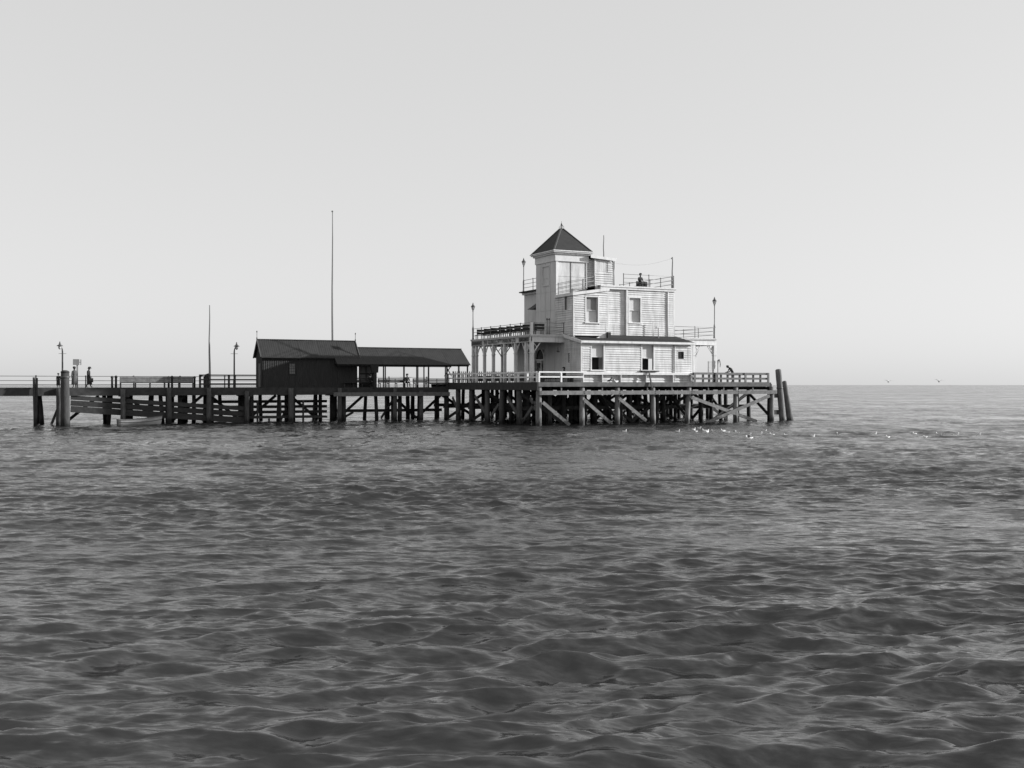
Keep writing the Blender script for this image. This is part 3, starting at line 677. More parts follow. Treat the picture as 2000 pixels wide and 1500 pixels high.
railing('balcony_railing', 'short pipe railing between the balcony corner post and the shaded wall', [(UV+.3, VB+.05), (UL-.1, VB+.05)], ZB, (.32, .64, .97), .03, .02, spacing=2.9)
bx('corner_newel', TRIM, bal, UV-.02, UV+.18, VB-.03, VB+.17, ZB+.002, ZB+1.0)
railing('balcony_railing', 'pipe railing along the front of the right balcony', [(UB+.1, VB+.05), (UVR-.1, VB+.05)], ZB, (.32, .64, .97), .03, .02, spacing=1.9)
railing('balcony_railing', 'pipe railing receding along the outer side of the right balcony', [(UVR-.06, VB+.3), (UVR-.06, VV1-.1)], ZB, (.32, .64, .97), .03, .024, spacing=2.2)
railing('roof_railing', 'thin pipe railing along the front edge of the roof terrace', [(UX1+.2, VB+.02), (UB-.0, VB+.02)], ZT+.03, (.34, .68, 1.02), .035, .016, spacing=2.35)
railing('roof_railing', 'dark pipe railing receding along the right edge of the roof terrace', [(UB-.05, VB+.25), (UB-.05, VBACK)], ZT+.03, (.34, .68, 1.02), .035, .024, spacing=1.75)
railing('roof_railing', 'pipe railing along the roof edge between lamp post and tower', [(ULR-.1, VBACK), (ULR-.1, VT1+.1)], ZT+.03, (.34, .68, 1.02), .035, .022, spacing=2.2)
za, zb_ = zz(579, UL+.1, VT0-.3), zz(565, UXp, VT0-.3)
railing('roof_railing', 'rising pipe railing in front of the tower panels', [(UL+.06, VT0-.32, za), (UXp-.05, VT0-.32, zb_)], 0, (.36, .72, 1.08), .03, .02, posts=[.0, 1.0])
# deck railings
pf = at_v(1096, .08).x
railing('deck_railing', 'white two-rail timber railing at the near corner of the platform, sunlit', [(.07, .08), (pf, .08), (UL-.06, .08)], ZD+.011, (.42, .80), .065, .055, posts=[0], mat=RAILW, square=True)
railing('deck_railing', 'long shaded white timber railing along the left edge of the platform', [(-.07, .14), (-.07, 18.2)], ZD+.011, (.40, .78), .07, .06, spacing=1.72, mat=RAILW, square=True)
rr_ = thing('deck_railing', (UR+.3, .08, ZD), 'weathered brown timber railing at the right end of the platform', 'railing')
u0, u1 = at_v(1353, .08).x, at_v(1501, .08).x
def zr(y): return zz(y, (u0+u1)/2, .08)
for ya, yb in ((727.8, 732), (737.5, 741.5), (746.3, 747.6)):
    bx('rail', WOOD, rr_, u0, u1, .05, .11, max(zr(yb), ZD+.012), zr(ya))
for p in (1356, 1398, 1455, 1499.5):
    u = at_v(p, .08).x; bx('post', WOOD, rr_, u-.1, u+.1, -.02, .048, ZD+.012, zr(728.2))
for p in (1373, 1385, 1395, 1408, 1421, 1432, 1444.5, 1471, 1485):
    u = at_v(p, .14).x; bx('stud', WOODD, rr_, u-.1, u+.1, .112, .16, ZD+.012, zr(730))
bx('return_rail', WOOD, rr_, u1-.06, u1+.04, .12, 6, zr(732), zr(728)); bx('return_rail', WOOD, rr_, u1-.06, u1+.04, .12, 6, zr(741), zr(737.5))
# picket fence at back of the platform
pk = thing('picket_fence', (0, 17.3, ZD), 'low picket fence behind the verandah posts at the back of the platform', 'fence')
for k in range(66):
    u = .15+k*.20; mb = MB().prism([(u-.045, 17.3, ZD+.03), (u+.045, 17.3, ZD+.03), (u+.045, 17.3, ZD+1.0), (u, 17.3, ZD+1.09), (u-.045, 17.3, ZD+1.0)], (0, .03, 0)); mb.build('picket', material('grey_picket_paint', .22, .8, .2, 4), pk)
for z in (.25, .8): bx('fence_rail', material('grey_picket_paint', .22, .8, .2, 4), pk, .05, 13.3, 17.335, 17.40, ZD+z, ZD+z+.08)
for k in range(7): bx('fence_post', material('grey_picket_paint', .22, .8, .2, 4), pk, .1+k*2.15, .2+k*2.15, 17.41, 17.51, ZD+.002, ZD+1.05)

# long dark benches behind the railings
db = thing('deck_bench', (1.2, 8, ZD), 'long dark boarded bench behind the shaded left railing of the platform', 'bench')
for k in range(9): bx('back_board', WOODD, db, 1.2, 1.25, .9+k*1.72, .9+k*1.72+1.70, ZD+.12, ZD+.60)
bx('seat', WOODD, db, 1.252, 1.7, .9, 16.3, ZD+.40, ZD+.45)
for k in range(6): bx('leg', WOODD, db, 1.3, 1.6, 1+k*3, 1.08+k*3, ZD+.003, ZD+.398)
db = thing('deck_bench', (1.9, .62, ZD), 'short dark slatted bench behind the sunlit white corner railing', 'bench')
for k in range(16): bx('slat', WOODD, db, .45+k*.19, .45+k*.19+.165, .62, .65, ZD+.003, ZD+.56)
bx('seat', WOODD, db, .45, 3.45, .652, 1.0, ZD+.36, ZD+.41); bx('leg', WOODD, db, .5, .58, .7, .95, ZD+.003, ZD+.358); bx('leg', WOODD, db, 3.3, 3.38, .7, .95, ZD+.003, ZD+.358)

# ================================================================ JETTY
VJ0, VJ1 = 17.9, 22.8
ZJ = 2.98
jt = thing('jetty', (-20, 20, 0), 'long dark timber jetty on piles running off to the left', 'jetty')
bx('deck', WOODD, jt, -62, -.15, VJ0+.12, VJ1-.12, ZJ-.12, ZJ)
bx('edge_beam', WOODD, jt, -62, -.15, VJ0, VJ0+.119, ZJ-.64, ZJ+.01)
bx('edge_beam', WOODD, jt, -62, -.15, VJ1-.119, VJ1, ZJ-.5, ZJ+.01)
for k in range(4): bx('stringer', WOODD, jt, -62, -.2, VJ0+.8+k*1.05, VJ0+1.0+k*1.05, ZJ-.47, ZJ-.121)
jp = [(116, 1), (240, 1), (330, 1), (408, 1), (482, 0), (568, 1), (663, 1), (771, 1), (822, 0)]
jus = []
for p, nearp in jp:
    u = at_v(p, VJ0-.12).x; jus.append(u)
    if nearp: pile(jt, u, VJ0-.17, ZJ-.05 if p != 240 else ZJ-.1, {568: .24, 116: .26}.get(p, .2), material('jetty_pile', .075, .9, .45, 3, (2, 2, .5), .4, .2, wet=.3))
    else: pile(jt, u, VJ0-.17, ZJ-.3, .2, material('jetty_pile', .075, .9, .45, 3, (2, 2, .5), .4, .2, wet=.3))
    for v in (VJ0+1.1, VJ0+2.6, VJ0+3.9, VJ1-.2):
        pile(jt, u+random.uniform(.15, 1.1), v, ZJ-.5, .2, PILED)
        if random.random() < .6: pile(jt, u-random.uniform(.5, 1.6), v, ZJ-.5, .17, PILED, (random.uniform(-.3, .3), 0))
    bx('crosshead', WOODD, jt, u+.2, u+.5, VJ0-.1, VJ1+.1, ZJ-.76, ZJ-.525)
for u in (-48, -54, -60):
    for v in (VJ0-.1, VJ0+1.6, VJ0+3.2, VJ1-.35): pile(jt, u, v, ZJ-.53, .19, PILED)
ua, ub = at_v(412, 20).x, at_v(640, 20).x
for y in (785, 795.5, 806): bx('waling', WOODD, jt, ua, ub, 20.2, 20.4, zz(y+2.8, ua, 20), zz(y-2.8, ua, 20))
ua, ub = at_v(655, 20).x, at_v(868, 20).x
bx('waling', WOODD, jt, ua, ub, 20.6, 20.8, zz(805.2, -8, 20), zz(799.5, -8, 20))
ua, ub = at_v(664, VJ0-.3).x-.6, -.2
bx('waling', WOOD, jt, ua, ub, VJ0-.5, VJ0-.37, zz(773.5, -5, VJ0), zz(766, -5, VJ0))
for (x0, y0, x1, y1) in ((672, 815, 690, 805), (100, 830, 112, 800), (352, 780, 362, 772)):
    brace(jt, at_v(x0, 19, y0), at_v(x1, 19, y1), .1, .2, WOODD)
for i, u in enumerate(jus):                # diagonal bracing of the bents
    if i % 2: brace(jt, (u+.3, VJ0+.3, 2.3), (u+.35, VJ1-.3, .1), .09, .24, WOODD)
    brace(jt, (u+.6, VJ0+2.6, 2.3 if i % 2 else .1), (u+3.2, VJ0+2.7, .1 if i % 2 else 2.3), .09, .24, WOODD)
# sloping landing: stringers, treads, low stage
ld = thing('landing_ramp', (at_v(300, 18.6).x, 18.6, 0), 'sloping timber landing ramp going down under the jetty beside the boat', 'ramp')
for v in (VJ0+.15, VJ0+1.3):
    for ya, yb, hh in ((799, 821, .50), (787, 809, .42), (776.5, 798, .34)):
        bm_('ramp_rail' if hh < .3 else 'ramp_stringer', WOODD, ld, at_v(138, v, ya), at_v(480, v, yb), .1, hh)
for k in range(26):
    a = at_v(145+k*13, VJ0+.2, 793.5+k*.83); bx('tread', WOODD, ld, a.x-.1, a.x+.1, VJ0+.205, VJ0+1.245, a.z-.1, a.z-.05)
a, b = at_v(480, VJ0).x, at_v(640, VJ0).x
bx('landing_stage', WOODD, ld, a, b, VJ0+.1, VJ0+2.2, .32, .5)
for k in range(7): bx('stage_post', WOODD, ld, a+k*1.0, a+k*1.0+.14, VJ0+.25, VJ0+.39, -.5, 1.9 if k % 2 else .3)
# mooring pile in front of the jetty
t = at_v(127, VJ0-1.3, 727); mo = pile(None, t.x, t.y, t.z, .34, material('mooring_timber', .05, .9, .4, 3, (2, 2, .5), .5, 0, wet=.2), (.02, 0), 16)
mo.name = 'mooring_pile'; ORG['mooring_pile'] = Vector(); tag(mo, 'very thick mooring pile with rounded top standing in front of the jetty', 'pile')
MB().lathe((t.x, t.y, t.z-.02), [(.345, -.0), (.33, .06), (.24, .14), (.1, .18)], 16).build('pile_cap', WOODD, mo)
MB().lathe((t.x, t.y, t.z-.45), [(.365, 0), (.365, .12)], 16).build('iron_band', IRON, mo)
for p, h_ in ((66, 737), (72, 738)):
    q = at_v(p, VJ0-.35, h_); o_ = pile(None, q.x, q.y, q.z, .095, PILED, (.1 if p == 66 else -.1, 0)); o_.name = 'mooring_pile'
    tag(o_, 'slim dark mooring post, '+('left' if p == 66 else 'right')+' one of a pair near the jetty left end', 'pile', 'pair of slim mooring posts')

# jetty railings
u_l, u_r = -62, at_v(505, VJ1).x
railing('jetty_railing', 'iron pipe railing with three rails along the far side of the jetty', [(u_l, VJ1-.15), (-.4, VJ1-.15)], ZJ+.005, (.25, .58, .95), .05, .025, spacing=3.9, mat=IRON)
jr = thing('jetty_railing', (at_v(450, VJ0).x, VJ0, ZJ), 'thick three-bar timber railing left of the dark hut', 'railing')
a, b = at_v(389, VJ0+.1).x, at_v(503, VJ0+.1).x
for ya, yb in ((731.6, 734), (740, 742.5), (748.5, 751.5)): bx('rail', WOODD, jr, a, b, VJ0+.06, VJ0+.12, zz(yb, -20, VJ0), zz(ya, -20, VJ0))
for p in (391, 404, 447.5, 459): u = at_v(p, VJ0+.1).x; bx('post', WOODD, jr, u-.08, u+.08, VJ0+.121, VJ0+.25, ZJ+.002, zz(732, -20, VJ0))
for p, lab in ((219, 'dark round-topped jetty post left of the long seat, far one of two'), (226.5, 'dark round-topped jetty post beside the left end of the long seat'), (329.5, 'dark jetty post in front of the long seat, left of a close pair'),
               (336, 'dark jetty post in front of the long seat, right of a close pair'), (380, 'dark jetty post at the right end of the long seat')):
    v = VJ0+.35 if p in (226.5, 336) else VJ1-.5
    q = at_v(p, v, 735)
    MB_ = MB().lathe((q.x, q.y, ZJ), [(.09, .0), (.09, .8), (.12, .82), (.12, .9), (.08, .97), (.02, 1.0)], 10).build('deck_post', WOODD); tag(MB_, lab, 'post', 'jetty deck posts')
# long seat
p0, p1 = at_v(234, VJ1-.8), at_v(378, VJ1-.8)
st = thing('long_seat', (p0.x, p0.y, ZJ), 'long slatted wooden seat with high back along the jetty', 'bench')
for z0_, z1_ in ((.38, .53), (.535, .685), (.69, .84), (.845, .94)): bx('back_slat', WOOD, st, p0.x, p1.x, VJ1-.72, VJ1-.68, ZJ+z0_, ZJ+z1_)
for k in range(3): bx('seat_slat', WOOD, st, p0.x, p1.x, VJ1-.86-k*.14, VJ1-.75-k*.14, ZJ+.40, ZJ+.43)
for k in range(6):
    u = p0.x+.05+(p1.x-p0.x-.1)*k/5; MB().box(u-.04, u+.04, VJ1-.678, VJ1-.63, ZJ+.002, ZJ+.95).box(u-.04, u+.04, VJ1-1.1, VJ1-1.04, ZJ+.002, ZJ+.395).box(u-.04, u+.04, VJ1-1.1, VJ1-.68, ZJ+.33, ZJ+.395).build('seat_frame', IRON, st)

# ---------------------------------------------------------------- lamps and poles
def lantern_post(base, ztop, label, group='gas lamp posts', style='street'):
    x, y, z = base; h = ztop-z
    r = thing('lamp_post', base, label, 'lamp post', group)
    hl_ = .72
    MB().lathe(base, [(.11, .002), (.11, .1), (.085, .14), (.085, h*.30), (.065, h*.33), (.045, h*.36), (.035, h-hl_-.1), (.07, h-hl_-.08), (.07, h-hl_-.04), (.03, h-hl_)], 10).build('post', RAILP, r)
    ln = MB().lathe((x, y, z+h-hl_), [(.05, 0), (.07, .03)], 6).build('lantern', IRON, r)
    MB().lathe((x, y, z+h-hl_+.03), [(.075, 0), (.17, .30)], 6, smooth=False).build('lamp_glass', LAMPG, ln)
    for k in range(6):
        t = math.pi*k/3; c, s_ = math.cos(t), math.sin(t); bm_('glazing_bar', IRON, ln, (x+.078*c, y+.078*s_, z+h-hl_+.03), (x+.173*c, y+.173*s_, z+h-hl_+.33), .018, .018)
    MB().lathe((x, y, z+h-hl_+.33), [(.21, 0), (.19, .04), (.10, .16), (.06, .18), (.075, .26), (.03, .32), (.012, .39)], 10).build('lantern_cap', IRON, ln)
    return r
lantern_post((UV+.1, VV1-.1, ZB), zz(591, UV, VV1), 'iron lamp post on the far left corner of the balcony')
lantern_post((ULR-.1, VBACK+.05, ZT+.03), zz(503.5, ULR, VBACK), 'iron lamp post on the roof left of the tower')
lantern_post((UVR-.12, VB+.1, ZB), zz(579.5, UVR, VB), 'iron lamp post on the near corner of the right balcony')
def swan_lamp(px, py_top, v, side, label):
    b = at_v(px, v); x, y = b.x, b.y; zt = zz(py_top, x, y)
    r = thing('lamp_post', (x, y, ZJ), label, 'lamp post', 'swan-neck lamp posts on the jetty')
    MB().tube([(x, y, ZJ+.002), (x, y, ZJ+.6), (x, y, ZJ+.65), (x, y, zt-1.1), (x, y, zt-.85), (x+side*.02, y, zt-.65), (x+side*.08, y, zt-.45), (x+side*.17, y, zt-.34)], [.1, .1, .07, .06, .06, .05, .035, .03], 8).build('post', WOODD, r)
    bm_('ladder_bar', IRON, r, (x-.3, y, zt-1.0), (x+.3, y, zt-1.0), .03, .03)
    ln = MB().lathe((x+side*.2, y, zt-.38), [(.26, 0), (.22, .06), (.09, .12), (.09, .2), (.05, .24), (.05, .34), (.01, .38)], 12).build('lamp_shade', IRON, r)
    MB().lathe((x+side*.2, y, zt-.66), [(.03, 0), (.1, .05), (.13, .15), (.12, .275)], 10).build('lamp_glass', LAMPG, ln)
swan_lamp(122, 667, VJ1-.9, -1, 'swan-neck lamp post above the women at the left end of the jetty')
swan_lamp(457.5, 668, VJ0+.4, 1, 'swan-neck lamp post left of the dark hut')
def pole(name, px, py_top, v, zb, r0, r1, label, cap=True):
    b = at_v(px, v); zt = zz(py_top, b.x, b.y); n = 7
    th = thing(name, (b.x, b.y, zb), label, 'pole')
    MB().tube([(b.x+.02*math.sin(k*1.3), b.y, zb+(zt-zb)*k/n) for k in range(n+1)], [r0+(r1-r0)*k/n for k in range(n+1)], 9).build('shaft', POLE, th)
    if cap: MB().lathe((b.x, b.y, zt), [(r1*1.2, 0), (r1*2.4, .05), (r1*2.2, .12), (r1*.5, .16)], 9).build('truck', POLE, th)
    return th
pole('flagpole', 649.3, 414.5, 21.6, ZJ, .12, .04, 'very tall flagpole rising behind the dark hut')
pole('signal_pole', 409.3, 596, VJ0+.35, ZJ, .10, .04, 'thin pole standing on the jetty left of the hut', False)
pole('roof_mast', 1179, 459.5, VT0+1.2, za_l, .05, .035, 'short bare mast on the annex roof beside the tower', False)
tm = pole('corner_mast', 1313.3, 502, VB+.15, ZT+.03, .07, .04, 'thin mast at the right corner of the roof terrace', False)
b = at_v(1313.3, VB+.15); MB().box(b.x-.1, b.x-.0, b.y-.05, b.y+.05, zz(506, b.x, b.y), zz(503.5, b.x, b.y)).build('insulator', IRON, tm)
wr = MB()
p = Vector((b.x-.05, b.y, zz(505, b.x, b.y))); q = Vector((UX1+.05, VT0-.3, za_r-.25))
wr.tube([p.lerp(q, k/10)-Vector((0, 0, .35*math.sin(math.pi*k/10))) for k in range(11)], [.004]*11, 4)
tag(wr.build('wire', IRON), 'sagging wire from the roof corner mast to the annex wall', 'wire')
# box post with sloping top beside the pole
q = at_v(403, VJ0+.6); bxp = MB().prism([(q.x-.2, VJ0+.45, ZJ+.003), (q.x+.2, VJ0+.45, ZJ+.003), (q.x+.2, VJ0+.45, ZJ+1.15), (q.x-.2, VJ0+.45, ZJ+.95)], (0, .4, 0)).build('slope_topped_box', WOODD)
tag(bxp, 'dark upright box with sloping top at the foot of the thin pole', 'box'); bm_('lid', WOODD, bxp, (q.x-.55, VJ0+.65, ZJ+.93), (q.x+.25, VJ0+.65, ZJ+1.2), .44, .05)
# notice board
q = at_v(151, VJ1-1.2); nb_ = thing('notice_board', (q.x, q.y, ZJ), 'square notice board on a post behind the two women', 'sign')
bx('post', POLE, nb_, q.x-.06, q.x+.06, q.y, q.y+.1, ZJ+.002, zz(703, q.x, q.y))
a, b = at_v(142.5, q.y-.05).x, at_v(155, q.y-.05).x; bx('board', SIGNP, nb_, a, b, q.y-.05, q.y-.005, zz(713, q.x, q.y), zz(701.5, q.x, q.y))
a, b = at_v(157, q.y-.05).x, at_v(158.8, q.y-.05).x; bx('side_board', SIGNP, nb_, a, b, q.y-.05, q.y-.005, zz(713, q.x, q.y), zz(702, q.x, q.y)); bx('bracket', IRON, nb_, q.x, b, q.y+.0, q.y+.03, zz(708, q.x, q.y), zz(707, q.x, q.y))

# ================================================================ HUT AND SHELTER
HV0, HV1 = VJ0+.9, VJ0+3.3
hu0, hu1 = at_v(512.5, HV0).x, at_v(694, (HV0+HV1)/2).x-.2
hz1 = zz(692, hu0, HV0); hzr = zz(663.5, hu0, (HV0+HV1)/2)
hut = thing('jetty_hut', (hu0, HV0, ZJ), 'dark corrugated iron hut with gable roof on the jetty', 'hut')
def corrug(p, q, z0, z1, nrm, pitch=.16, amp=.016, slope=None):
    """corrugated sheet standing between p and q; slope(t)->top z"""
    p, q, nrm = Vector(p), Vector(q), Vector(nrm); L_ = (q-p).length; n = int(L_/pitch*4); vs, fs = [], []
    for i in range(n+1):
        t = i/n; c = p.lerp(q, t)+nrm*(amp*math.sin(2*math.pi*t*L_/pitch)); zt_ = slope(t) if slope else z1
        vs += [(c.x, c.y, z0), (c.x, c.y, zt_)]
    for i in range(n): fs.append((2*i, 2*i+2, 2*i+3, 2*i+1))
    return vs, fs
wins = (at_v(565.5, HV0).x, at_v(576.5, HV0).x, zz(730, -18, HV0), zz(709, -18, HV0))
core = MB()
for a, b, c, d in cells(hu0+.05, hu1, ZJ, hz1, [wins]): core.box(a, b, HV0+.03, HV0+.1, c, d)
core.box(hu0+.05, hu1, HV1-.1, HV1-.03, ZJ, hz1).box(hu1-.07, hu1, HV0+.1, HV1-.1, ZJ, hz1)
core = core.build('wall_frame', RUST, hut)
mb = MB()
for a, b, c, d in cells(hu0+.03, hu1-.02, ZJ+.02, hz1, [wins]): mb.add(*corrug((a, HV0, 0), (b, HV0, 0), c, d, (0, 1, 0)))
mb.build('wall_sheet', RUST, hut)
mb = MB().add(*corrug((hu0, HV0, 0), (hu0, HV1, 0), ZJ+.02, 0, (1, 0, 0), slope=lambda t: hz1+(hzr-hz1)*(1-abs(2*t-1)))); mb.build('gable_sheet', RUST, hut)
mb = MB().add(*corrug((hu1, HV0, 0), (hu1, HV1, 0), ZJ+.02, 0, (1, 0, 0), slope=lambda t: hz1+(hzr-hz1)*(1-abs(2*t-1)))); mb.build('gable_sheet', RUST, hut)
a, b, c, d = wins
W = MB().box(a-.06, a, HV0-.05, HV0+.08, c-.06, d+.06).box(b, b+.06, HV0-.05, HV0+.08, c-.06, d+.06).box(a, b, HV0-.05, HV0+.08, d, d+.06).box(a, b, HV0-.05, HV0+.08, c-.06, c).build('window', RUST, hut)
for i in range(3):
    for j in range(4):
        bx('pane', material('dusty_pane', .16, .3, .2, 4, objvar=.2), W, a+(b-a)*i/3+.015, a+(b-a)*(i+1)/3-.015, HV0+.03, HV0+.04, c+(d-c)*j/4+.015, c+(d-c)*(j+1)/4-.015)
def corr_roof(par, u0, u1, v_e, z_e, v_r, z_r, name='roof_sheet', pitch=.19):
    n = int((u1-u0)/pitch*4); vs, fs = [], []
    for i in range(n+1):
        t = i/n; u = u0+(u1-u0)*t; k = .006*math.sin(2*math.pi*(u1-u0)*t/pitch)
        vs += [(u, v_e, z_e+k), (u, v_r, z_r+k), (u, v_e, z_e-.03), (u, v_r, z_r-.03)]
    for i in range(n):
        o_ = 4*i; fs += [(o_, o_+4, o_+5, o_+1), (o_+3, o_+7, o_+6, o_+2), (o_, o_+2, o_+6, o_+4)]
    return MB().add(vs, fs).build(name, RUST, par)
hm = (HV0+HV1)/2; ov = .22; dz = (hzr-hz1)/(hm-HV0)*ov
for i in range(5):
    a, b = hu0-.18+(hu1-hu0+.36)*i/5, hu0-.18+(hu1-hu0+.36)*(i+1)/5
    corr_roof(hut, a+.004, b-.004, HV0-ov, hz1-dz, hm, hzr+.02)
corr_roof(hut, hu0-.18, hu1+.18, HV1+ov, hz1-dz, hm, hzr+.02)
bm_('ridge_cap', RUST, hut, (hu0-.2, hm, hzr+.05), (hu1+.2, hm, hzr+.05), .16, .05)
for u in (hu0-.2, hu1+.2):
    for s_ in (-1, 1):
        bm_('barge_board', material('barge_paint', .1, .8, .2, 3), hut, (u, hm, hzr-.02), (u, hm+s_*(hm-HV0+ov+.02), hz1-dz-.02), .05, .16)
    MB().lathe((u, hm, hzr), [(.05, 0), (.05, .15), (.02, .25), (.02, .62), (.05, .66), (.05, .72), (.01, .8)], 8).build('finial', RUST, hut)
bx('gutter', RUST, hut, hu0-.15, hu1+.1, HV0-ov-.08, HV0-ov-.0, hz1-dz-.07, hz1-dz+.02)
bx('base_board', WOOD, hut, hu0, hu1, HV0-.09, HV0-.03, ZJ-.22, ZJ-.0)
bx('door', material('hut_door', .09, .8, .2, 3), hut, hu0-.05, hu0-.025, HV0+.5, HV0+1.3, ZJ+.03, ZJ+2.1)
# shelter
SV0, SV1 = VJ0+.05, VJ0+4.3
su0, su1 = at_v(657, SV0).x, at_v(919, SV0-.2).x
sz1 = zz(712, (su0+su1)/2, SV0-.2); sm = (SV0+SV1)/2-.15; szr = zz(680, (su0+su1)/2, sm)
sh = thing('open_shelter', (su0, SV0, ZJ), 'open-sided shelter with dark gable roof on thin posts beside the hut', 'shelter')
for i in range(6):
    a, b = su0+(su1-su0)*i/6, su0+(su1-su0)*(i+1)/6
    corr_roof(sh, a+.004, b-.004, SV0-.25, sz1, sm, szr)
corr_roof(sh, su0, su1, SV1+.1, sz1, sm, szr)
bm_('ridge_cap', RUST, sh, (su0, sm, szr+.03), (su1, sm, szr+.03), .16, .05)
bx('eave_beam', WOODD, sh, su0+.1, su1-.1, SV0-.06, SV0+.04, sz1-.14, sz1-.0); bx('eave_beam', WOODD, sh, su0+.1, su1-.1, SV1-.1, SV1-.0, sz1-.14, sz1-.0)
for u in (su0+.05,): MB().prism([(u, SV0-.2, sz1), (u, SV1, sz1), (u, sm, szr-.04)], (.03, 0, 0)).build('gable_panel', RUST, sh)
for p, v, r in ((730, SV0, .07), (752.5, SV0, .045), (789, SV0, .06), (837, SV0, .055), (873, SV0, .05), (913, SV0, .055), (749, SV1-.05, .05), (815, SV1-.05, .09), (828, SV1-.05, .05), (870, SV1-.05, .05), (896, SV1-.05, .07), (705, SV1-.05, .05)):
    u = at_v(p, v).x; bx('post', WOODD, sh, u-r, u+r, v-r, v+r, ZJ+.003, sz1-.002)
bm_('brace', WOODD, sh, at_v(868, SV0, 735), at_v(882, SV0, 713), .05, .07); bm_('brace', WOODD, sh, at_v(882, SV0+.1, 735), at_v(870, SV0+.1, 713), .05, .07)
# pale screen with window panes, hanging dark box on the post, seats
scr = thing('pale_screen', (at_v(715, 20.4).x, 20.4, ZJ), 'grey glazed screen under the shelter next to the hut', 'screen')
a, b = at_v(701, 20.4).x, at_v(729, 20.4).x
MB().box(a, a+.1, 20.4, 20.46, ZJ+.003, sz1-.0).box(b-.1, b, 20.4, 20.46, ZJ+.003, sz1).box(a+.1, b-.1, 20.4, 20.46, ZJ+.003, ZJ+.5).box((a+b)/2-.04, (a+b)/2+.04, 20.4, 20.46, ZJ+.5, sz1).box(a+.1, b-.1, 20.4, 20.46, ZJ+1.2, ZJ+1.3).build('screen_frame', WOODD, scr)
for x0, x1 in ((a+.1, (a+b)/2-.04), ((a+b)/2+.04, b-.1)):
    for z0_, z1_ in ((ZJ+.5, ZJ+1.2), (ZJ+1.3, sz1)): bx('pane', material('screen_pane', .2, .4, .15, 4, objvar=.2), scr, x0, x1, 20.42, 20.44, z0_, z1_)
q = at_v(732, SV0-.2); cb = thing('post_cupboard', (q.x, SV0-.2, ZJ), 'dark cupboard box fixed high on the shelter post', 'cupboard')
MB().prism([(q.x-.32, SV0-.42, zz(728, q.x, 18)), (q.x+.25, SV0-.42, zz(728, q.x, 18)), (q.x+.3, SV0-.42, zz(713, q.x, 18)), (q.x-.38, SV0-.42, zz(713, q.x, 18))], (0, .33, 0)).build('case', DARK, cb)
bx('stem', DARK, cb, q.x-.15, q.x+.12, SV0-.4, SV0-.1, ZJ+.003, zz(728, q.x, 18))
for i, (pa, pb, v, lab) in enumerate(((668, 724, SV0+.9, 'dark slatted seat under the left half of the shelter'), (738, 790, SV1-.9, 'slatted seat near the middle of the shelter'), (806, 878, SV1-.9, 'slatted seat at the right end of the shelter'))):
    a, b = at_v(pa, v).x, at_v(pb, v).x; se = thing('shelter_seat', (a, v, ZJ), lab, 'bench', 'seats under the shelter')
    for z0_ in (.46, .60, .74): bx('back_slat', WOODD, se, a, b, v, v+.03, ZJ+z0_, ZJ+z0_+.1)
    for k in range(3): bx('seat_slat', WOODD, se, a, b, v-.45+k*.15, v-.33+k*.15, ZJ+.40, ZJ+.43)
    for k in range(4):
        u = a+.1+(b-a-.2)*k/3; MB().box(u-.03, u+.03, v+.031, v+.08, ZJ+.003, ZJ+.85).box(u-.03, u+.03, v-.45, v-.4, ZJ+.003, ZJ+.398).box(u-.03, u+.03, v-.45, v+.03, ZJ+.34, ZJ+.398).build('leg', WOODD, se)

# ================================================================ BALCONY BENCHES AND FITTINGS
ordn = ['nearest', 'second', 'third', 'fourth', 'fifth', 'sixth', 'seventh', 'farthest']
for i in range(8):
    v = VB+.9+i*1.55; u = UV+.45 if i else UV+.35
    bn = thing('balcony_bench', (u, v, ZB), ordn[i]+(' to the corner post' if i == 0 else ' from the corner post')+' of the dark benches in rows on the left balcony', 'bench', 'benches on the left balcony')
    Lb = 1.35
    bx('backrest', WOODD, bn, u, u+Lb, v, v+.03, ZB+.74, ZB+.94); bx('backrest', WOODD, bn, u, u+Lb, v, v+.03, ZB+.47, ZB+.68)
    bx('seat', WOODD, bn, u, u+Lb, v+.04, v+.45, ZB+.40, ZB+.44)
    for x in (u+.08, u+Lb-.14): MB().box(x, x+.06, v+.031, v+.08, ZB+.003, ZB+.92).box(x, x+.06, v+.39, v+.44, ZB+.003, ZB+.398).build('leg', WOODD, bn)
for px, lab in ((1068.5, 'left'), (1072.5, 'right')):
    v = at_u(px, UL-.5).y; q = thing('stanchion', (UL-.5, v, ZB), lab+' one of two dark-capped stanchions against the tower on the balcony', 'post', 'dark-capped stanchions')
    zt = zz(625, UL-.5, v); MB().cyl((UL-.5, v, ZB+.003), (UL-.5, v, zt), .05, n=8).build('shaft', RAILP, q); MB().lathe((UL-.5, v, zt), [(.075, 0), (.075, .1), (.03, .16)], 8).build('cap', IRON, q)
for px, py, u, lab in ((1090, 676, UL-1.0, 'black lantern hanging under the verandah beside the arched door wall'), (1032, 680, UV+1.5, 'black lantern hanging under the verandah behind the corner post')):
    q = at_u(px, u, py); L_ = thing('hanging_lantern', (q.x, q.y, q.z-.5), lab, 'lantern', 'lanterns under the verandah')
    MB().cyl((q.x, q.y, q.z-.05), (q.x, q.y, zf1-.125), .012, n=6).build('chain', IRON, L_)
    MB().lathe((q.x, q.y, q.z-.5), [(.04, 0), (.12, .04), (.13, .12), (.06, .18), (.06, .4), (.03, .46)], 8).build('body', IRON, L_)
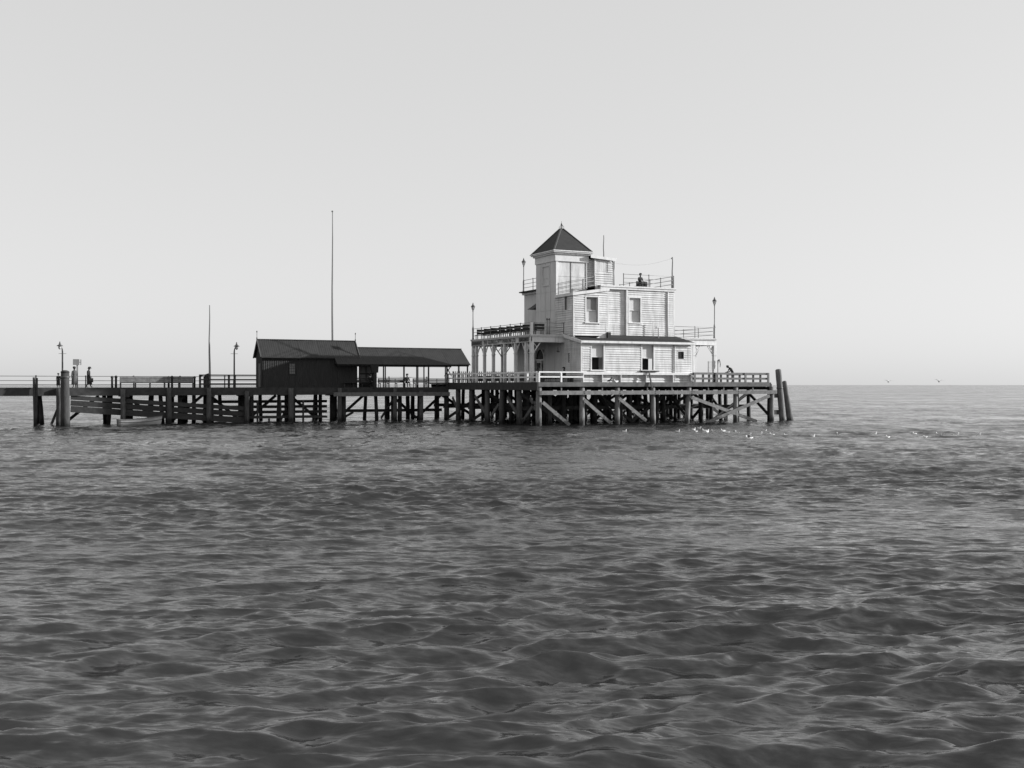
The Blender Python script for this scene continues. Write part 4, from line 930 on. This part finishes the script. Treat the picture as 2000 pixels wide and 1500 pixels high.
# davit at the right end
q = at_v(1402, 3.0); dv = thing('davit', (q.x, 3.0, ZD), 'small hooked davit standing right of the verandah corner post', 'davit')
z1_ = zz(704, q.x, 3)
MB().tube([(q.x, 3, ZD+.003), (q.x, 3, z1_-.4), (q.x+.02, 3, z1_), (q.x+.12, 3, z1_+.06), (q.x+.22, 3, z1_-.06), (q.x+.27, 3, z1_-.35), (q.x+.24, 3, z1_-.6)], [.03, .03, .06, .07, .05, .035, .02], 8).build('arm', IRON, dv)

# ================================================================ PEOPLE
def person(label, base, ang, h=1.66, pose='stand', coat=CLOTH, skirt=True, hat='cap', bag=False, collar=False):
    k = h/1.70; r = thing('person', base, label, 'person'); r.rotation_euler = (0, 0, ang)
    J = dict(pel=(0, 0, .93), ch=(0, 0, 1.25), nk=(0, .01, 1.46), h0=(0, .03, 1.54), h1=(0, .04, 1.63), h2=(0, .03, 1.69))
    for s, q in ((-1, 'l'), (1, 'r')):
        J.update({q+'sh': (s*.17, 0, 1.39), q+'el': (s*.235, -.02, 1.12), q+'wr': (s*.22, .09, .90), q+'hp': (s*.09, 0, .90), q+'kn': (s*.10, .03, .49), q+'an': (s*.10, -.01, .09), q+'to': (s*.11, .14, .04)})
    if pose == 'walk': J['lkn'] = (-.09, .12, .5); J['lan'] = (-.09, .16, .09); J['lto'] = (-.09, .3, .05); J['ran'] = (.09, -.18, .12); J['rto'] = (.09, -.06, .04); J['rwr'] = (.2, .2, .95); J['h1'] = (0, .07, 1.61); J['h2'] = (0, .08, 1.67)
    if pose == 'sit':
        d = -.45
        for a in list(J): x, y, z = J[a]; J[a] = (x, y, z+d)
        for s, q in ((-1, 'l'), (1, 'r')): J[q+'kn'] = (s*.12, .43, .47); J[q+'an'] = (s*.12, .42, .09); J[q+'to'] = (s*.12, .56, .04); J[q+'wr'] = (s*.12, .32, .58); J[q+'el'] = (s*.24, .05, .66)
    if pose == 'lean':
        for a in ('ch', 'nk', 'h0', 'h1', 'h2', 'lsh', 'rsh', 'lel', 'rel', 'lwr', 'rwr'):
            x, y, z = J[a]; t = math.radians(42 if a in ('h0', 'h1', 'h2') else 34); zz_ = z-.93; J[a] = (x, y*math.cos(t)+zz_*math.sin(t), .93+zz_*math.cos(t)-y*math.sin(t))
        for s, q in ((-1, 'l'), (1, 'r')): J[q+'wr'] = (s*.2, .62, .92); J[q+'el'] = (s*.25, .36, 1.0)
    E = [('pel', 'ch'), ('ch', 'nk'), ('nk', 'h0'), ('h0', 'h1'), ('h1', 'h2')]
    for q in 'lr': E += [('ch', q+'sh'), (q+'sh', q+'el'), (q+'el', q+'wr'), ('pel', q+'hp'), (q+'hp', q+'kn'), (q+'kn', q+'an'), (q+'an', q+'to')]
    R = dict(pel=.145, ch=.15, nk=.055, h0=.085, h1=.095, h2=.05, sh=.075, el=.05, wr=.035, hp=.10, kn=.065, an=.045, to=.04)
    ks = list(J); me = bpy.data.meshes.new('body'); me.from_pydata([tuple(c*k for c in J[a]) for a in ks], [(ks.index(a), ks.index(b)) for a, b in E], [])
    o = bpy.data.objects.new('body', me); COL.objects.link(o); o.parent = r; me.materials.append(coat)
    sk = o.modifiers.new('Skin', 'SKIN'); sk.use_smooth_shade = True
    for i, a in enumerate(ks):
        rad = R.get(a, R.get(a[1:], .05))*k; sv = me.skin_vertices[0].data[i]; sv.radius = (rad, rad*.85); sv.use_root = (a == 'pel')
    o.modifiers.new('Sub', 'SUBSURF').levels = 1; o.modifiers['Sub'].render_levels = 2
    def part(mb, name, mat):
        m2 = bpy.data.meshes.new(name); m2.from_pydata([(x*k, y*k, z*k) for x, y, z in mb.v], [], mb.f); m2.polygons.foreach_set('use_smooth', [True]*len(mb.f)); m2.materials.append(mat)
        p_ = bpy.data.objects.new(name, m2); COL.objects.link(p_); p_.parent = r; return p_
    hx, hy, hz = J['h1']
    # face: skin mask with nose and chin over the front of the head, hair behind
    fm = MB()
    fm.lathe((hx, hy+.035, hz-.10), [(.03, 0), (.06, .03), (.075, .08), (.07, .14), (.045, .18)], 12, 1, .95); fm.add([(hx-.014, hy+.10, hz), (hx+.014, hy+.10, hz), (hx, hy+.128, hz-.02), (hx, hy+.1, hz+.035)], [(0, 1, 2), (0, 2, 3), (1, 3, 2)])
    part(fm, 'face', SKIN)
    part(MB().lathe((hx, hy-.015, hz-.07), [(.07, 0), (.105, .05), (.108, .10), (.08, .16), (.03, .185)], 12), 'hair', HAIR)
    if hat == 'cap': part(MB().lathe((hx, hy, hz+.02), [(.115, 0), (.125, .04), (.11, .1), (.05, .13)], 12, 1, 1.1), 'hat', CLOTH)
    if hat == 'brim': part(MB().lathe((hx, hy+.01, hz+.01), [(.2, 0), (.205, .015), (.125, .03), (.125, .09), (.10, .13), (.03, .145)], 14), 'hat', CLOTH)
    for q, s in (('l', -1), ('r', 1)):
        wx, wy, wz = J[q+'wr']; ex, ey, ez = J[q+'el']; d = (Vector((wx, wy, wz))-Vector((ex, ey, ez))).normalized(); wv = Vector((wx, wy, wz)); side = Vector((0, 1, 0)) if abs(d.y) < .7 else Vector((1, 0, 0))
        nrm = d.cross(side).normalized(); mb = MB().beam(wv, wv+d*.09, .03, .075, side)
        for fi, fl in enumerate((.065, .075, .072, .055)):
            b0 = wv+d*.085+side*(.03-.02*fi); mb.tube([b0, b0+d*fl*.55, b0+d*fl*.9+nrm*s*.02], [.009, .0085, .007], 5)
        b0 = wv+d*.03+side*.035; mb.tube([b0, b0+d*.03+side*.025, b0+d*.06+side*.03], [.011, .01, .008], 5)
        part(mb, 'hand', SKIN)
    if skirt and pose in ('stand', 'walk'):
        sw = .08 if pose == 'walk' else 0
        mb = MB(); prof = [(.10, .08, 1.45, 0), (.2, .13, 1.38, 0), (.19, .14, 1.2, 0), (.165, .13, 1.05, 0), (.2, .16, .9, .01), (.21, .18, .7, .02+sw*.3), (.22, .2, .42, .02+sw*.5), (.23, .21, .27, .03+sw*.6)]
        n = 16; vs, fs = [], []
        for rx, ry, z, oy in prof:
            for t in range(n): a = 2*math.pi*t/n; f_ = 1+.05*math.sin(5*a)*(z < .8); vs.append((rx*f_*math.cos(a), oy+ry*f_*math.sin(a), z))
        for i in range(len(prof)-1):
            for t in range(n): fs.append((i*n+(t+1) % n, i*n+t, (i+1)*n+t, (i+1)*n+(t+1) % n))
        part(mb.add(vs, fs), 'coat', coat)
    if collar: part(MB().lathe((J['nk'][0], J['nk'][1], J['nk'][2]-.06), [(.13, 0), (.085, .05), (.075, .08)], 12), 'collar', FEATH)
    if bag:
        wx, wy, wz = J['rwr']; part(MB().box(wx-.05, wx+.05, wy-.12, wy+.2, wz-.5, wz-.16).tube([(wx, wy-.06, wz-.16), (wx, wy-.03, wz-.05), (wx, wy+.08, wz-.05), (wx, wy+.12, wz-.16)], [.01]*4, 5), 'bag', CLOTH2)
    return r
q = at_v(145.5, 19.6); person('person in long grey coat and dark cap standing with back turned by the notice board', (q.x, q.y, ZJ+.003), math.radians(20), 1.66, coat=CLOTH2)
q = at_v(173, 19.8); person('person in brimmed hat and dark long dress walking right with a bag', (q.x, q.y, ZJ+.003), math.radians(-105), 1.66, 'walk', CLOTH, hat='brim', bag=True)
q = at_v(114, 20.1); person('child in dark coat with white collar behind the thick mooring pile', (q.x, q.y, ZJ+.003), math.radians(160), 1.14, coat=CLOTH, collar=True)
q = at_v(1431, 1.2); person('person in dark cap leaning forward behind the brown railing', (q.x, q.y, ZD+.003), math.radians(75), 1.62, 'lean', CLOTH, skirt=False)
q = at_v(1250.5, 4.0); ps = person('person in dark cap seated on the roof terrace', (q.x, q.y, ZT+.003), math.radians(180), 1.66, 'sit', CLOTH, skirt=False)
rbx = thing('terrace_bench', (q.x, q.y+.02, ZT), 'dark box seat under the person on the roof terrace', 'bench')
bx('seat', WOODD, rbx, q.x-.25, q.x+.32, q.y-.2, q.y+.22, ZT+.003, ZT+.40); bx('backrest', WOODD, rbx, q.x-.25, q.x+.32, q.y+.24, q.y+.28, ZT+.003, ZT+.62)
bx('front_board', WOODD, rbx, q.x-.25, q.x+.32, q.y-.64, q.y-.60, ZT+.003, ZT+.5)
q = at_v(1102, 1.5); person('person with dark hair seated behind the white corner railing', (q.x, q.y, ZD+.003), math.radians(100), 1.6, 'sit', CLOTH, skirt=False)
ck = thing('deck_chair', (q.x, q.y, ZD), 'low stool behind the white corner railing', 'stool'); bx('seat', WOODD, ck, q.x-.22, q.x+.22, q.y-.2, q.y+.2, ZD+.34, ZD+.38)
for sx in (-1, 1):
    for sy in (-1, 1): bx('leg', WOODD, ck, q.x+sx*.17-.025, q.x+sx*.17+.025, q.y+sy*.15-.025, q.y+sy*.15+.025, ZD+.003, ZD+.338)
q = at_v(795, SV1-1.1); person('person with dark hat seated in the middle of the shelter', (q.x, q.y, ZJ+.003), math.radians(180), 1.66, 'sit', CLOTH, skirt=False)
q = at_v(723, SV0+.68); person('person with white collar seated at the left of the shelter', (q.x, q.y, ZJ+.003), math.radians(-150), 1.66, 'sit', CLOTH, skirt=False, collar=True)

# ================================================================ BOAT
def boat():
    st_ = at_z(231, 830, 0); bw = at_z(310, 833, 0); c = (st_+bw)/2; L_ = 3.35
    ang = math.atan2(bw.y-st_.y, bw.x-st_.x)
    r = thing('rowing_boat', (at_v(272, VJ0-.95).x, VJ0-.95, 0), 'pale rowing boat afloat under the landing ramp, bow to the right', 'boat'); r.rotation_euler = (0, 0, math.radians(4))
    ns, nc = 17, 9; sect = []
    for i in range(ns):
        t = i/(ns-1); x = (t-.5)*L_; wd = .62*(math.sin(math.pi*min(1, .42+.62*t if t < .5 else .73+(t-.5)*.54)))**.8
        wd = .5+.16*math.sin(math.pi*min(t*1.1, 1)) if t < .55 else .66*math.cos((t-.55)/.45*math.pi/2)**.75+.015
        sheer = .42+.10*(1-t)**2*0+.5*max(0, t-.35)**1.6; keel = -.14+.28*max(0, t-.72)**1.3*2
        sect.append([(x+(.12*(zf**1.5) if t > .9 else 0), wd*math.sin(a)**.75 if a > 0 else 0, 0) for zf, a in [(0, 0)]] and (x, wd, sheer, keel, t))
    def pt(s, j, inset=0):
        x, wd, sh_, ke, t = s; f_ = j/(nc-1); y = (wd-inset)*(f_**.5); z = ke+inset+(sh_-ke-inset*.2)*(f_**1.7); return (x+.14*f_*max(0, t-.8)/.2, y, z)
    for name, ins, m_ in (('hull', 0, BOATM), ('inner_hull', .03, WOOD)):
        vs, fs = [], []
        for s in sect:
            for j in range(nc-1, 0, -1): a = pt(s, j, ins); vs.append((a[0], -a[1], a[2]))
            for j in range(nc): vs.append(pt(s, j, ins))
        m = 2*nc-1
        for i in range(ns-1):
            for j in range(m-1):
                f_ = (i*m+j, i*m+j+1, (i+1)*m+j+1, (i+1)*m+j); fs.append(f_ if ins else f_[::-1])
        fs.append(tuple(range(m)))
        me = bpy.data.meshes.new(name); me.from_pydata(vs, [], fs); me.polygons.foreach_set('use_smooth', [True]*len(fs)); me.materials.append(m_)
        o = bpy.data.objects.new(name, me); COL.objects.link(o); o.parent = r
    for s_ in (-1, 1):
        mb = MB().tube([(pt(s, nc-1)[0], s_*pt(s, nc-1)[1], pt(s, nc-1)[2]) for s in sect], [.03]*ns, 6)
        m2 = bpy.data.meshes.new('gunwale'); m2.from_pydata(mb.v, [], mb.f); m2.materials.append(WOOD); o = bpy.data.objects.new('gunwale', m2); COL.objects.link(o); o.parent = r
        mb = MB().tube([(pt(s, 6)[0], s_*(pt(s, 6)[1]+.006), pt(s, 6)[2]) for s in sect], [.018]*ns, 5)
        m2 = bpy.data.meshes.new('rubbing_strake'); m2.from_pydata(mb.v, [], mb.f); m2.materials.append(WOODD); o = bpy.data.objects.new('rubbing_strake', m2); COL.objects.link(o); o.parent = r
    for i in (4, 8, 11):
        s = sect[i]; a = pt(s, nc-2); mb = MB().box(s[0]-.11, s[0]+.11, -a[1]+.04, a[1]-.04, s[2]-.17, s[2]-.14)
        m2 = bpy.data.meshes.new('thwart'); m2.from_pydata(mb.v, [], mb.f); m2.materials.append(WOOD); o = bpy.data.objects.new('thwart', m2); COL.objects.link(o); o.parent = r
boat()

# ================================================================ GULLS
def gull_parts():
    def me_(name, mb, mat):
        m2 = bpy.data.meshes.new(name); m2.from_pydata(mb.v, [], mb.f); m2.polygons.foreach_set('use_smooth', [True]*len(mb.f)); m2.materials.append(mat); return m2
    b = MB().tube([(-.22, 0, .09), (-.17, 0, .08), (-.08, 0, .05), (.02, 0, .045), (.09, 0, .07), (.125, 0, .12), (.135, 0, .17), (.15, 0, .205), (.175, 0, .20)], [.012, .035, .075, .085, .065, .042, .034, .036, .012], 10)
    wl = [MB().add([(.08, s*.07, .09), (-.02, s*.095, .10), (-.14, s*.06, .10), (-.27, s*.015, .115), (-.1, s*.03, .135), (.05, s*.045, .13)], [(0, 1, 2, 4, 5), (2, 3, 4)] if s > 0 else [(5, 4, 2, 1, 0), (4, 3, 2)]) for s in (1, -1)]
    bk = MB().tube([(.17, 0, .20), (.215, 0, .192)], [.012, .003], 6)
    return me_('body', b, FEATH), [me_('wing', x, FEATHG) for x in wl], me_('beak', bk, BEAK)
GB, GW, GK = gull_parts()
def gull(p, ang, label, group, sc=1.0, name='gull'):
    r = thing(name, p, label, 'bird', group); r.rotation_euler = (0, 0, ang); r.scale = (sc,)*3
    for nm, me in (('body', GB), ('wing', GW[0]), ('wing', GW[1]), ('beak', GK)):
        o = bpy.data.objects.new(nm, me); COL.objects.link(o); o.parent = r
gp = [(1220, 844), (1324, 844), (1355, 840), (1359, 843.5), (1366, 837), (1376, 843), (1381, 844.5), (1393, 843), (1412, 843), (1420, 845.5), (1440, 846), (1463, 850), (1484, 849), (1494, 843), (1501, 850.5), (1508, 850.5), (1534, 851), (1588, 853), (1631, 850), (1708, 849), (1734, 855), (1786, 849), (1807, 854.5), (1833, 850), (1868, 851), (1911, 851)]
words_ = 'first second third fourth fifth sixth seventh eighth ninth tenth eleventh twelfth thirteenth fourteenth fifteenth sixteenth seventeenth eighteenth nineteenth twentieth twenty-first twenty-second twenty-third twenty-fourth twenty-fifth twenty-sixth'.split()
for i, (x, y) in enumerate(gp):
    p = at_z(x, y, .0); p.z = .0
    gull(p, random.choice((0, math.pi))+random.uniform(-.7, .7)-AL, 'white gull afloat, '+words_[i]+' from the left in the line below the platform and seaward', 'gulls floating on the sea', random.uniform(.65, .95))
for px, lab, sc in ((1203, 'white gull on the deck edge below the long weatherboard wall', 1.15), (1244, 'small white gull on the deck edge below the second open window', .7)):
    q = at_v(px, .07); gull(Vector((q.x, .07, ZD+.01)), math.radians(190 if px == 1203 else 20), lab, 'gulls on the deck edge', sc)
q = at_v(1191.5, .07); MB2 = thing('cormorant', (q.x, .07, ZD+.01), 'dark seabird on the deck edge left of a white gull', 'bird')
MB().tube([(q.x-.3, .07, ZD+.09), (q.x-.12, .07, ZD+.13), (q.x+.05, .07, ZD+.2), (q.x+.12, .07, ZD+.32), (q.x+.16, .07, ZD+.4), (q.x+.22, .07, ZD+.41)], [.02, .07, .08, .045, .04, .012], 10).build('body', CLOTH, MB2)
for s in (-1, 1): MB().cyl((q.x-.02, .07+s*.04, ZD+.011), (q.x-.02, .07+s*.04, ZD+.1), .012, n=5).build('leg', BEAK, MB2)
def flyer(p, ang, label, sc):
    r = thing('flying_gull', p, label, 'bird', 'gulls in flight'); r.rotation_euler = (.1, .05, ang); r.scale = (sc,)*3
    o = bpy.data.objects.new('body', GB); COL.objects.link(o); o.parent = r
    for s in (1, -1):
        mb = MB().add([(.08, s*.05, .1), (-.06, s*.05, .1), (.1, s*.28, .22), (-.04, s*.26, .21), (-.02, s*.58, .17), (-.1, s*.5, .175), (.08, s*.05, .115), (-.05, s*.05, .112), (.1, s*.28, .235), (-.03, s*.26, .222)],
                      [(0, 1, 3, 2), (2, 3, 5, 4), (6, 8, 9, 7), (8, 4, 5, 9), (0, 2, 8, 6), (1, 7, 9, 3)])
        m2 = bpy.data.meshes.new('wing'); m2.from_pydata(mb.v, [], mb.f); m2.materials.append(FEATHG); w_ = bpy.data.objects.new('wing', m2); COL.objects.link(w_); w_.parent = r
p = at_z(1463, 871, 0); p.z = .35; flyer(p, math.radians(150), 'gull skimming low over the water in front of the floating gulls', 1.0)
for x, y, s_, lab in ((1735, 746.5, 120, 'far gull flying just above the horizon, left of two'), (1834, 746, 105, 'far gull flying just above the horizon, right of two')):
    d = ray(x); flyer(Vector((CU+s_*d[0], CV+s_*d[1], H+(752-y)/F*s_)), math.radians(60), lab, 1.0)
